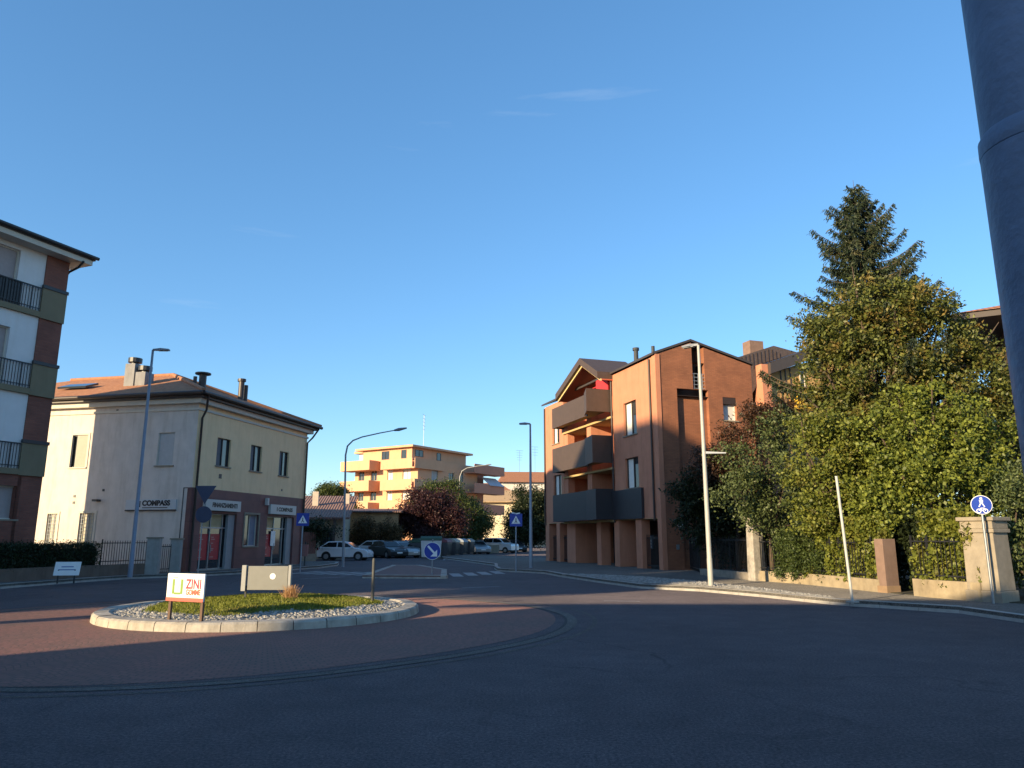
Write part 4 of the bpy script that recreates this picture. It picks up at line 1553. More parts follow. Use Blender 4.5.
aw.build('awning', mat('pale_blue_awning', (0.42, 0.46, 0.52), .8, .05, 3), b_)
x = MB()
x.box(-.4, 13.4, .9, 11, 13.35, 15.2)
x.build('attic', PEACH, b_)
FQ = ((0, .9), (1, 0), (0, 1))
window(b_, FQ, (0.3, 2.2, 13.9, 14.9), 0.0, frame_m=DARKM, mull=1)
window(b_, FQ, (5.6, 6.6, 13.7, 14.9), 0.0, frame_m=DARKM, mull=0)
window(b_, ((-.4, 0), (0, 1), (1, 0)), (2.0, 3.0, 13.6, 14.9), 0.0, frame_m=DARKM, mull=0)
window(b_, ((-.4, 0), (0, 1), (1, 0)), (5.5, 7.0, 13.6, 14.9), 0.0, frame_m=DARKM, mull=1)
x = MB()
x.prism([(-1.2, .1), (14.3, .1), (14.3, 12), (-1.2, 12)], 15.2, 15.5)
x.build('roof', PEACH, b_)
x = MB()
x.hexa([(-1.2, .1, 15.502), (14.3, .1, 15.502), (14.3, 12, 15.502), (-1.2, 12, 15.502), (3, 4, 16.2), (12, 4, 16.2), (12, 8, 16.2), (3, 8, 16.2)])
x.build('roof_cap', ROOFX, b_)
x = MB()
x.box(1, 4, 10.5, 13.2, 13.2, 15.0)
x.build('stair_tower', WHITE, b_)
x = MB()
x.box(.4, 4.6, 9.9, 13.8, 15.002, 15.35)
x.build('tower_roof', PEACH, b_)
ANT = mat('aerial_metal', (0.16, 0.16, 0.17), .4, .1, 5, metal=.5)
def aerial(x, p, H_, arms):
    x.tube([p, (p[0], p[1], p[2] + H_)], .035, 6)
    for i in range(arms):
        z = p[2] + H_ * (1 - i * .11)
        l_ = .9 - .06 * i
        x.tube([(p[0] - l_, p[1] - l_ * .5, z), (p[0] + l_, p[1] + l_ * .5, z)], .025, 5)
x = MB()
aerial(x, (6, 4, 15.9), 5.4, 5)
x.build('aerial', ANT, b_)

# ------------------------------------------------------------------ low tiled building beyond the shops
lb = thing('low_building', 'low building with brown tiled roof behind the parked white hatchback', 'building', (-18.2, 62, 0), R(8))
x = MB()
FB = ((0, 0), (1, 0), (0, 1))
hh_ = [(2.4, 3.4, .2, 2.4), (-1.6, -.5, 1.0, 2.4), (-4, -2.8, 1, 2.4)]
sheet(x, FB, (-8, 4.2), (0, 3.3), hh_, .2)
x.quad((4.2, 0, 0), (4.2, 8, 0), (4.2, 8, 4.7), (4.2, 0, 3.3))
x.quad((-8, 0, 0), (-8, 8, 0), (-8, 8, 4.7), (-8, 0, 3.3))
x.quad((-8, 8, 0), (4.2, 8, 0), (4.2, 8, 4.7), (-8, 8, 4.7))
x.build('wall', mat('beige_render', (0.36, 0.31, 0.23), .9, .07, 2, stain=.2), lb)
for q in hh_:
    window(lb, FB, q, .18, frame_m=DARKM, mull=1)
x = MB()
x.hexa([(-9, -1.4, 3.2), (4.8, -1.4, 3.2), (4.8, 8.3, 5.4), (-9, 8.3, 5.4), (-9, -1.4, 3.36), (4.8, -1.4, 3.36), (4.8, 8.3, 5.6), (-9, 8.3, 5.6)])
x.build('roof', tile_mat('brown_tiles', (0.15, 0.085, 0.07), (0.25, 0.145, 0.115), 'X'), lb)
x = MB()
x.box(1.2, 1.7, 3.4, 3.9, 4.2, 5.7)
x.box(3.9, 4.3, 4.4, 4.8, 4.4, 5.6)
x.build('chimney', mat('pale_chimney', (0.5, 0.42, 0.34), .9, .1, 4), lb)
x = MB()
for q in range(6):
    x.box(-8 + q * 2.3, -7.8 + q * 2.3, -1.2, -1.0, 0, 3.25)
x.build('porch_post', DKBROWN, lb)
oc = thing('ochre_outbuilding', 'ochre outbuilding with climbing plants on its walls beneath the peach block', 'building', (-16.2, 72, 0), R(4))
x = MB()
x.box(0, 5.2, 0, 6, 0, 4.1)
x.build('wall', mat('ochre_render', (0.46, 0.28, 0.14), .9, .2, 1.5, stain=.3), oc)
x = MB()
x.hexa([(-.4, -.5, 4.1), (5.6, -.5, 4.1), (5.6, 6.5, 4.1), (-.4, 6.5, 4.1), (-.4, -.5, 4.2), (5.6, -.5, 4.2), (5.6, 6.5, 4.7), (-.4, 6.5, 4.7)])
x.build('roof', MATS['brown_tiles'], oc)
window(oc, ((0, 0), (1, 0), (0, 1)), (1, 2, 1, 2.3), .0, frame_m=DARKM, mull=1)
# brown panel fence with low base
fn = thing('panel_fence', 'brown slatted panel fence on a low pale base beside the white hatchback', 'fence', (0, 0, 0))
P0, P1 = Vector((-16.6, 54.2, 0)), Vector((-14.7, 57.0, 0))
d_ = (P1 - P0).normalized()
FF = ((P0.x, P0.y), (d_.x, d_.y), (-d_.y, d_.x))
Lf = (P1 - P0).length
x = MB()
x.fb(FF, (-9, Lf), (0, .2), (0, .55))
x.build('base', STONE, fn)
x = MB()
u = -9
while u < Lf:
    x.fb(FF, (u, u + .16), (.08, .11), (.56, 2.15))
    u += .2
x.build('slat', mat('red_brown_slats', (0.16, 0.07, 0.055), .8, .15, 4), fn)

# ------------------------------------------------------------------ distant houses at the end of the street
FARW = mat('far_cream_render', (0.58, 0.50, 0.36), .9, .06, 1, stain=.1)
FARW2 = mat('far_white_render', (0.60, 0.56, 0.52), .9, .06, 1, stain=.1)
f1 = thing('far_house', 'cream house with long pale tiled roof at the end of the street', 'house', (-5.5, 150, 0), R(-6))
x = MB()
fh = [(6, 9, 6.3, 6.9), (9.2, 12, 1.0, 4.1), (2, 3.4, 6, 7.6)]
sheet(x, FB, (-2, 16), (0, 8.6), fh, .3)
x.quad((-2, 0, 0), (-2, 12, 0), (-2, 12, 8.6), (-2, 0, 8.6))
x.quad((16, 0, 0), (16, 12, 0), (16, 12, 8.6), (16, 0, 8.6))
x.build('wall', FARW, f1)
for q in fh:
    window(f1, FB, q, .25, frame_m=TRIM, mull=1)
x = MB()
x.fb(FB, (3, 14), (-1.4, -.01), (4.5, 5.6))
x.build('balcony', FARW, f1)
x = MB()
x.hexa([(-3, -1.2, 8.6), (17, -1.2, 8.6), (17, 13, 8.6), (-3, 13, 8.6), (-3, -1.2, 8.75), (17, -1.2, 8.75), (17, 13, 8.75), (-3, 13, 8.75)])
x.hexa([(-3, -1.2, 8.755), (17, -1.2, 8.755), (17, 13, 8.755), (-3, 13, 8.755), (0, 5, 11.3), (14, 5, 11.3), (14, 6.4, 11.3), (0, 6.4, 11.3)])
x.build('roof', mat('pale_tiles', (0.40, 0.27, 0.15), .9, .15, 3), f1)
f2 = thing('far_house', 'white house with red tiled gable roof standing above the cream house', 'house', (-1.5, 185, 0), R(6))
x = MB()
x.box(-1, 15, 0, 10, 0, 15.2)
x.build('wall', FARW2, f2)
window(f2, FB, (2, 3.4, 12, 13.6), 0, frame_m=TRIM)
window(f2, FB, (9, 10.4, 12, 13.6), 0, frame_m=TRIM)
x = MB()
x.hexa([(-2, -1, 15.2), (16, -1, 15.2), (16, 11, 15.2), (-2, 11, 15.2), (0, 4.5, 18.2), (14, 4.5, 18.2), (14, 5.5, 18.2), (0, 5.5, 18.2)])
x.build('roof', ROOFX, f2)
x = MB()
aerial(x, (4, 5, 18.2), 5.5, 5)
aerial(x, (8, 5, 18.2), 6.5, 4)
aerial(x, (12, 5, 18.2), 3, 3)
x.build('aerial', ANT, f2)
f3 = thing('far_house', 'low tiled house between the peach block and the white gabled house', 'house', (-13, 175, 0), R(0))
x = MB()
x.box(-4, 12, 0, 10, 0, 12.3)
x.build('wall', FARW2, f3)
x = MB()
x.hexa([(-5, -1, 12.3), (13, -1, 12.3), (13, 11, 12.3), (-5, 11, 12.3), (-2, 4.5, 14.6), (10, 4.5, 14.6), (10, 5.5, 14.6), (-2, 5.5, 14.6)])
x.build('roof', ROOFX, f3)
window(f3, FB, (4, 5.4, 9, 10.8), 0, frame_m=TRIM)
for i, (X, Y, W_, H_, lab) in enumerate(((-62, 130, 16, 8, 'pale house with tiled roof seen over the low building on the left'), (14, 120, 14, 9, 'rendered house beyond the far end of the orange brick house'))):
    f = thing('far_house', lab, 'house', (X, Y, 0))
    x = MB()
    x.box(0, W_, 0, 10, 0, H_)
    x.build('wall', FARW2 if i == 0 else FARW, f)
    x = MB()
    x.hexa([(-1, -1, H_), (W_ + 1, -1, H_), (W_ + 1, 11, H_), (-1, 11, H_), (3, 4.5, H_ + 2.6), (W_ - 3, 4.5, H_ + 2.6), (W_ - 3, 5.5, H_ + 2.6), (3, 5.5, H_ + 2.6)])
    x.build('roof', ROOFX, f)
    window(f, FB, (2, 3.4, H_ - 3, H_ - 1.4), 0, frame_m=TRIM)
    window(f, FB, (7, 8.4, H_ - 3, H_ - 1.4), 0, frame_m=TRIM)

# ------------------------------------------------------------------ unseen buildings added behind the camera, shaped for the shadows they cast
u_ = Vector((math.sin(R(47)), math.cos(R(47)), 0))       # the way the light travels
v_ = Vector((u_.y, -u_.x, 0))                            # to its right
def MN(m, n):
    return u_ * m + v_ * n
hb = thing('shadow_caster_house', 'unseen house shape added behind the viewer to cast the foreground shadow', 'house', MN(-20, -13.9), -R(47))  # added out of view; outline shaped to throw the foreground shade
x = MB()
WB = 24
x.extrude([(0, 0, 0), (WB, 0, 0), (WB, 0, 8.5), (11.2, 0, 11.65), (0, 0, 8.75)], (0, -12, 0))
x.build('wall', FARW, hb)
x = MB()
for (xa, za, xb, zb) in ((-1.95, 8.12, 0, 8.76), (0, 8.76, 11.2, 11.68), (11.2, 11.68, WB + 1.5, 8.0)):
    yb_ = -1.0 if xa < -1 and xb <= 0 else -12.3  # short eave flap, shaped only to cut the light
    x.hexa([(xa, .3, za), (xb, .3, zb), (xb, yb_, zb), (xa, yb_, za), (xa, .3, za + .06), (xb, .3, zb + .06), (xb, yb_, zb + .06), (xa, yb_, za + .06)])
x.build('roof', ROOFX, hb)
for q in (3, 9, 15, 20):
    for zz in (.9, 3.6):
        window(hb, ((0, 0), (1, 0), (0, -1)), (q, q + 1.2, zz, zz + 1.4), 0.0, frame_m=TRIM)

tb_ = thing('shadow_caster_block', 'unseen tall block added behind the viewer to cast shadow on the orange brick house', 'building', MN(-45, -21.5), -R(47))  # added out of view; roof line shaped for the shadow on the orange house
x = MB()
x.extrude([(0, 0, 0), (0, 0, 26.2), (-1.4, 0, 27.0), (-6.5, 0, 27.7), (-8.4, 0, 27.2), (-12, 0, 24.2), (-12, 0, 0)], (0, -11, 0))
x.build('wall', FARW2, tb_)
for f_ in range(7):
    for q in (-2.5, -5.5, -8.5):
        window(tb_, ((0, 0), (1, 0), (0, -1)), (q, q + 1.4, 2.2 + f_ * 3.2, 3.7 + f_ * 3.2), 0.0, frame_m=TRIM)
# ------------------------------------------------------------------ street furniture
def lamp_post(px, py, top_px, top_py, label, m, head_dx, group='street lamps', r0=.09, r1=.05, lean=0.0, head=True, name='street_lamp'):
    b = G(px, py, .15)
    tp = D(top_px, top_py, b.y)
    H_ = tp.z - .15
    t = thing(name, label, 'street lamp', b, 0, group)
    x = MB()
    x.tube([(0, 0, -.05), (0, 0, .9), (0, 0, .92), (0, 0, H_)], [r0 * 1.1, r0 * 1.1, r0, r1], 14)
    x.build('pole', m, t, smooth=True)
    return t, H_
LAMPHEAD = mat('lamp_head_grey', (0.20, 0.21, 0.23), .5, .08, 5)
LAMPGL = mat('lamp_lens', (0.45, 0.46, 0.46), .3, .05, 5)
def led_head(t, H_, d, L_=.62, tilt=0.02):
    x = MB()
    d = Vector(d).normalized()
    s_ = Vector((-d.y, d.x, 0))
    z = H_
    pr_ = [(0, .05, .05), (.15, .07, .06), (L_ * .5, .15, .07), (L_, .13, .03)]
    for (a, wa, ha), (b, wb, hb2) in zip(pr_, pr_[1:]):
        p = []
        for (q, ww, hh2) in ((a, wa, ha), (b, wb, hb2)):
            c = d * q + Vector((0, 0, z + q * tilt))
            p.append([c - s_ * ww - Vector((0, 0, .03)), c + s_ * ww - Vector((0, 0, .03)), c + s_ * ww * .7 + Vector((0, 0, hh2)), c - s_ * ww * .7 + Vector((0, 0, hh2))])
        x.hexa([p[0][0], p[0][1], p[1][1], p[1][0], p[0][3], p[0][2], p[1][2], p[1][3]])
    h = x.build('lamp_head', LAMPHEAD, t)
    x = MB()
    c = d * L_ * .62 + Vector((0, 0, z + L_ * .5 * tilt - .036))
    x.hexa([c - d * .2 - s_ * .09 + Vector((0, 0, -.012)), c + d * .2 - s_ * .09 + Vector((0, 0, -.012)), c + d * .2 + s_ * .09 + Vector((0, 0, -.012)), c - d * .2 + s_ * .09 + Vector((0, 0, -.012)),
            c - d * .2 - s_ * .09, c + d * .2 - s_ * .09, c + d * .2 + s_ * .09, c - d * .2 + s_ * .09])
    x.build('lens', LAMPGL, h)
t, H_ = lamp_post(130, 576, 150, 350, 'tall blue grey street lamp in front of the cream house wall', mat('blue_grey_paint', (0.20, 0.24, 0.31), .5, .08, 5), 1)
led_head(t, H_, (1, .05, 0), .72)
t, H_ = lamp_post(531, 568, 530, 424, 'slim street lamp beside the crossing sign left of the orange brick house', PAINTG, -1)
led_head(t, H_, (-1, -.1, 0), .62)
t, H_ = lamp_post(711, 586, 696, 345, 'tall pale street lamp at the right kerb in front of the brick wall', PALEPOLE, -1, r0=.085, r1=.05)
led_head(t, H_, (-.75, .6, 0), .6)
x = MB()
zz = D(714, 453, t.location.y).z - .15
x.tube([(0, 0, zz), (.25, 0, zz + .02)], .025, 8)
lh2 = x.build('lamp_bracket', PALEPOLE, t)
x = MB()
x.hexa([(.05, -.09, zz - .03), (.75, -.07, zz - .02), (.75, .07, zz - .02), (.05, .09, zz - .03), (.05, -.07, zz + .05), (.75, -.05, zz + .02), (.75, .05, zz + .02), (.05, .07, zz + .05)])
x.build('pavement_light', LAMPGL, lh2)
# curved arm lamps
def arm_lamp(px, py, pts, label, m, r0):
    b = G(px, py, .0)
    t = thing('street_lamp', label, 'street lamp', b, 0, 'street lamps')
    x = MB()
    loc = [D(a, c, b.y) - b for a, c in pts]
    x.tube([(0, 0, -.05), loc[0] * .5] + loc, [r0, r0 * .85] + [r0 * (.7 - .35 * k / len(loc)) for k in range(len(loc))], 10)
    x.build('pole', m, t, smooth=True)
    x = MB()
    d = (loc[-1] - loc[-2]).normalized()
    x.tube([loc[-1] - d * .05, loc[-1] + d * .25, loc[-1] + d * .75], [.06, .11, .05], 10)
    x.build('lamp_head', LAMPHEAD, t, smooth=True)
arm_lamp(343, 567, [(345.2, 480), (345.6, 455), (347.5, 446), (353, 440.5), (362, 437), (380, 433), (395, 430.2)], 'grey lamp with a long curved arm beside the parked white cars', PAINTG, .085)
arm_lamp(459, 551, [(459.5, 490), (459.8, 477), (462, 471), (467, 468), (478, 466), (486, 465)], 'pale lamp with a curved arm behind the row of waste containers', PALEPOLE, .10)

# ---- foreground pole right beside the camera
fp = thing('metal_pole', 'thick blue grey metal pole close in the foreground at the right edge', 'pole', (1.2 * math.sin(R(38.15)), 1.2 * math.cos(R(38.15)), 0))
FPM = mat('scratched_grey_steel', (0.15, 0.19, 0.28), .5, .16, 9, .15, 60, metal=.1, stain=.12)
x = MB()
x.tube([(0, 0, 0), (0, 0, 2.27), (0, 0, 2.28)], [.0755, .0755, .0755], 48)
x.tube([(0, 0, 2.3), (0, 0, 7.5)], .0712, 48)
x.build('shaft', FPM, fp, smooth=True)
x = MB()
x.tube([(0, 0, 2.281), (0, 0, 2.288), (0, 0, 2.305), (0, 0, 2.312)], [.0755, .0762, .0758, .0712], 48)
x.build('joint_ring', FPM, fp, smooth=True)

# ---- signs
def disc_sign(name, label, b, zc, r, pole_r, cat, face_dir, pole_m=GALV, back=False, pole_top=None, group=None):
    t = thing(name, label, cat, b, math.atan2(face_dir[1], face_dir[0]) + math.pi / 2, group)
    x = MB()
    x.tube([(0, 0, -.05), (0, 0, pole_top or zc + r * .7)], pole_r, 12)
    x.build('pole', pole_m, t, smooth=True)
    return t
# local frame of a sign: faces -y
def disc(t, zc, r, y, m, name, th=.012, parent=None):
    x = MB()
    x.disc((0, y, zc), (0, 1, 0), r, th, 36)
    return x.build(name, m, parent or t)
b = G(993.5, 603.5, .15)
t = disc_sign('path_sign', 'round blue pedestrian and bicycle sign on a pole before the pale gate pillar', b, 2.41, .24, .03, 'sign', (-.35, -.94))
sg = disc(t, 2.41, .24, -.052, SIGNWHITE, 'sign_plate')
disc(t, 2.41, .225, -.060, SIGNBLUE, 'sign_face', .007, sg)
x = MB()
yy = -.064
x.disc((0, yy, 2.57), (0, 1, 0), .030, .004, 16)
x.poly([(-.045, yy, 2.535), (.045, yy, 2.535), (.03, yy, 2.44), (-.03, yy, 2.44)])
x.poly([(-.03, yy, 2.45), (0, yy, 2.45), (-.05, yy, 2.36), (-.075, yy, 2.36)])
x.poly([(0, yy, 2.45), (.03, yy, 2.45), (.075, yy, 2.36), (.05, yy, 2.36)])
def ring(x, cx, cz, r, w2, y, n=20):
    for k in range(n):
        a0, a1 = 6.2832 * k / n, 6.2832 * (k + 1) / n
        x.quad((cx + r * math.cos(a0), y, cz + r * math.sin(a0)), (cx + r * math.cos(a1), y, cz + r * math.sin(a1)), (cx + (r - w2) * math.cos(a1), y, cz + (r - w2) * math.sin(a1)), (cx + (r - w2) * math.cos(a0), y, cz + (r - w2) * math.sin(a0)))
ring(x, -.075, 2.26, .055, .016, yy)
ring(x, .075, 2.26, .055, .016, yy)
for p in (((-.075, 2.26), (-.03, 2.33)), ((-.03, 2.33), (.055, 2.33)), ((.055, 2.33), (.075, 2.26)), ((-.03, 2.33), (0, 2.26)), ((0, 2.26), (.055, 2.33))):
    (ax, az), (bx_, bz) = p
    d = Vector((bx_ - ax, bz - az)).normalized() * .008
    x.quad((ax - d.y, yy, az + d.x), (bx_ - d.y, yy, bz + d.x), (bx_ + d.y, yy, bz - d.x), (ax + d.y, yy, az - d.x))
x.build('pictogram', SIGNWHITE, sg)
x = MB()
for z in (2.28, 2.54):
    x.box(-.045, .045, -.04, .04, z - .015, z + .015)
x.build('bracket', GALV, t)
# splitter arrow sign
b = G(432, 574.5, .13)
t = disc_sign('arrow_sign', 'round blue keep right arrow sign on the splitter island', b, 1.28, .38, .03, 'sign', (-.05, -1))
sc_ = b.y / F
zc = D(432, 551, b.y).z - .13
t2 = t.children[0]
sg = disc(t, zc, .385, -.05, SIGNWHITE, 'sign_plate')
disc(t, zc, .362, -.058, SIGNBLUE, 'sign_face', .007, sg)
x = MB()
yy = -.062
def bar(x, a, c, w2, y):
    d = Vector((c[0] - a[0], c[1] - a[1])).normalized() * w2
    x.quad((a[0] - d.y, y, a[1] + d.x), (c[0] - d.y, y, c[1] + d.x), (c[0] + d.y, y, c[1] - d.x), (a[0] + d.y, y, a[1] - d.x))
bar(x, (-.2, zc + .22), (.1, zc - .10), .045, yy)
x.poly([(.22, yy, zc - .24), (.22, yy, zc + .06), (-.08, yy, zc - .24)])
x.build('pictogram', SIGNWHITE, sg)
# crossing signs
def crossing(px, py, cpx, cpy, label, w2, both=True):
    b = G(px, py, .15)
    t = thing('crossing_sign', label, 'sign', b, 0, 'pedestrian crossing signs')
    x = MB()
    zc = D(cpx, cpy, b.y).z - .15
    x.tube([(0, .03, -.05), (0, .03, zc + w2 * .45)], .035, 10)
    x.build('pole', PAINTG, t, smooth=True)
    x = MB()
    x.box(-w2 / 2, w2 / 2, -.02, -.005, zc - w2 / 2, zc + w2 / 2)
    sg = x.build('sign_plate', SIGNBLUE, t)
    x = MB()
    h = w2 * .36
    x.poly([(-h, -.023, zc - h * .8), (h, -.023, zc - h * .8), (0, -.023, zc + h * .95)])
    tr_ = x.build('triangle', SIGNWHITE, sg)
    x = MB()
    q = w2 * .05
    x.disc((0, -.028, zc + q * 2.2), (0, 1, 0), q * .8, .003, 12)
    bar(x, (0, zc + q * 1.5), (0, zc - q * 1.5), q * .7, -.027)
    bar(x, (0, zc - q * 1.2), (-q * 2, zc - q * 4.6), q * .5, -.0265)
    bar(x, (0, zc - q * 1.2), (q * 2, zc - q * 4.6), q * .5, -.0268)
    x.build('pictogram', SIGNBLACK, tr_)
    return t, zc
crossing(300, 571, 303, 519.5, 'blue pedestrian crossing sign at the far corner of the shop house', .62)
t, zc = crossing(516, 571, 517.3, 520, 'blue pedestrian crossing sign beside the slim street lamp', .62)
x = MB()
bar(x, (-.22, zc + .36), (.0, zc + .3), .035, -.02)
bar(x, (.0, zc + .3), (.2, zc + .34), .03, -.0203)
x.build('topper', SIGNWHITE, t)
# dark backs of a give-way and a round sign at the shop corner
b = G(197.5, 575, .15)
t = thing('sign_post', 'post at the shop corner with dark backs of a triangular and a round sign', 'sign', b)
zr_ = D(200, 514.5, b.y).z - .15
zt_ = D(200, 494, b.y).z - .15
x = MB()
x.tube([(0, .03, -.05), (0, .03, zt_ + .35)], .03, 10)
x.build('pole', GALV, t, smooth=True)
SIGNBACK = mat('dark_blue_sign_back', (0.035, 0.05, 0.10), .5, .08, 5)
x = MB()
x.disc((.05, -.02, zr_), (0, 1, 0), .36, .012, 32)
x.build('round_plate', SIGNBACK, t)
x = MB()
x.extrude([(-.42, -.02, zt_ + .36), (.52, -.02, zt_ + .36), (.05, -.02, zt_ - .45)], (0, .012, 0))
x.build('triangular_plate', SIGNBACK, t)
# bare leaning sign pole
b = G(852.5, 601.5, .15)
t = D(836, 477, b.y) - b
x = MB()
x.tube([(0, 0, -.05), (t.x, -.02, t.z)], .035, 12)
x.tube([(t.x, -.02, t.z), (t.x, -.02, t.z + .02)], .04, 12)
o = x.build('sign_pole', mat('bare_pole_grey', (0.42, 0.42, 0.40), .5, .1, 5), None, smooth=True)
o.location = b
tag(o, 'bare slightly leaning pole without a sign at the right kerb', 'pole')
x = MB()
x.disc((0, 0, -.02), (0, 0, 1), .16, .03, 16)
x.build('footing', KERB, o)

# ---- roundabout boards
b = G(189.5, 618.3, .22)
t = thing('advert_board', 'small white advertising board on two legs standing on the roundabout grass', 'sign', (b.x - .12, b.y, .2), R(-24))
wb, zb0, zb1 = .49, .33, .86
x = MB()
x.box(-wb, wb, -.02, .02, zb0, zb1)
pn = x.build('panel', SIGNWHITE, t, bevel=.015)
for sx in (-.42, .42):
    x = MB()
    x.box(sx - .03, sx + .03, .022, .07, -.12, zb1 - .1)
    x.build('leg', mat('brown_steel', (0.10, 0.055, 0.035), .7, .1, 5), t)
x = MB()
x.box(-wb + .004, wb - .004, -.024, -.0205, zb0 + .004, zb0 + .075)
x.build('red_band', mat('band_red', (0.55, 0.10, 0.07), .5, .05, 5), pn)
FBD = ((0, 0), (1, 0), (0, 1))
text('lettering', 'ZINI', .25, mat('letter_red', (0.32, 0.015, 0.05), .5, .05, 5), pn, FBD, .22, -.022, .655, width=.40, bold=.006, ext=.002)
text('lettering', 'GOMME', .14, mat('letter_orange', (0.42, 0.09, 0.05), .5, .05, 5), pn, FBD, .22, -.022, .505, width=.38, bold=.005, ext=.002)
x = MB()
x.box(-.34, -.28, -.024, -.0205, .47, .75)
x.box(-.12, -.06, -.024, -.0205, .47, .75)
x.box(-.28, -.12, -.024, -.0205, .46, .50)
x.build('green_emblem', mat('emblem_green', (0.17, 0.27, 0.05), .5, .05, 5), pn)
x = MB()
x.disc((-.2, -.024, .64), (0, 1, 0), .06, .0035, 20)
x.box(-.225, -.175, -.0245, -.0205, .52, .60)
x.build('grey_emblem', mat('emblem_grey', (0.55, 0.58, 0.56), .5, .05, 5), pn)
x = MB()
x.box(.05, .35, -.0235, -.0205, .42, .432)
x.box(-.34, -.2, -.0235, -.0205, .775, .79)
x.build('fine_print', mat('print_olive', (0.45, 0.45, 0.25), .5, .05, 5), pn)

b = Vector((-5.83, 18.2, .33))
t = thing('board_back', 'grey back of a framed board with a round white sticker on the roundabout grass', 'sign', b, R(-2))
z0, z1 = D(265, 590, b.y).z - b.z, D(265, 566, b.y).z - b.z
x = MB()
x.box(-.46, .50, -.03, .03, z0, z1)
pn = x.build('panel', SIGNGREY, t, bevel=.008)
for (xa, xb) in ((-.60, -.50), (.52, .58)):
    x = MB()
    x.box(xa, xb, -.06, .05, z0 - .02, z1 + .02)
    x.build('side_frame', mat('side_frame_pale', (0.30, 0.30, 0.29), .5, .06, 5), t)
for sx in (-.50, .50):
    x = MB()
    x.box(sx - .02, sx + .02, -.02, .02, -.1, z0 + .1)
    x.build('leg', DARKM, t)
x = MB()
x.disc((.14, -.035, (z0 + z1) / 2 + .04), (0, 1, 0), .07, .004, 24)
x.build('sticker', SIGNWHITE, pn)
b = G(372, 604, .26)
b = Vector((-3.35, 18.45, .2))
x = MB()
x.tube([(0, 0, -.1), (0, 0, 1.02), (0, 0, 1.06)], [.038, .038, .022], 14)
o = x.build('bollard', mat('weathered_bollard', (0.06, 0.06, 0.055), .7, .2, 8), None, smooth=True)
o.location = b
tag(o, 'thin dark bollard standing at the right end of the roundabout grass', 'bollard')
# dry grass tuft
tf = []
for k in range(240):
    an = random.uniform(0, 6.28)
    l_ = random.uniform(.12, .34)
    sp = random.uniform(.02, .2)
    x0, y0 = random.gauss(0, .06), random.gauss(0, .06)
    tf.append(((x0, y0, 0), (x0 + .012, y0, 0), (x0 + sp * math.cos(an) + .004, y0 + sp * math.sin(an), l_), (x0 + sp * math.cos(an), y0 + sp * math.sin(an), l_)))
o = quads_object('ornamental_grass', np.array(tf).reshape(-1, 3), leaf_mat('dry_blades', (0.25, 0.12, 0.05), (0.5, 0.3, 0.14)))
o.location = (-5.2, 18.0, .33)
tag(o, 'reddish dry tuft of grass beside the grey board on the roundabout', 'plant')
# small white board on the left pavement
b = G(65, 583, .15)
t = thing('notice_board', 'small white notice board on two dark legs at the left kerb', 'sign', b, R(12))
zb0, zb1 = D(65, 575.5, b.y).z - .15, D(65, 562, b.y).z - .15
x = MB()
hw = 11.4 * b.y / F
x.hexa([(-hw, -.02, zb0), (hw, -.02, zb0), (hw, .02, zb0), (-hw, .02, zb0), (-hw, .12, zb1), (hw, .12, zb1), (hw, .16, zb1), (-hw, .16, zb1)])
pn = x.build('panel', SIGNWHITE, t, bevel=.008)
for sx in (-.27, .27):
    x = MB()
    x.box(sx - .025, sx + .025, .03, .07, -.02, zb0 + .2)
    x.build('leg', DARKM, t)
x = MB()
for q, (l0, l1) in enumerate(((-.28, .28), (-.2, .2))):
    z = zb0 + (zb1 - zb0) * (.42 + .22 * q)
    yq = -.02 + .14 * (z - zb0) / (zb1 - zb0)
    x.box(l0, l1, yq - .006, yq + .003, z - .018, z + .018)
x.build('blue_lines', mat('print_blue', (0.15, 0.22, 0.42), .5, .05, 5), pn)

# ---- garden wall, fences, pillars on the left
GP = [Vector((-24.5, 12, .15)), Vector((-21.4, 22, .15)), G(0, 582.5, .15), G(50, 579.2, .15), G(100, 576.6, .15), G(144, 574.3, .15)]
def wall_along(name, pts, z0, z1, th, m, cap=None, parent=None):
    x = MB()
    for a, c in zip(pts, pts[1:]):
        d = (c - a).normalized()
        s_ = Vector((-d.y, d.x, 0)) * th
        x.hexa([(a.x, a.y, z0), (c.x, c.y, z0), (c.x + s_.x, c.y + s_.y, z0), (a.x + s_.x, a.y + s_.y, z0), (a.x, a.y, z1), (c.x, c.y, z1), (c.x + s_.x, c.y + s_.y, z1), (a.x + s_.x, a.y + s_.y, z1)])
    return x.build(name, m, parent)
o = wall_along('garden_wall', GP, .1, .62, .22, mat('brown_wall_render', (0.15, 0.11, 0.085), .9, .15, 3, stain=.3))
tag(o, 'low brown garden wall under the dark hedge at the left pavement', 'wall')
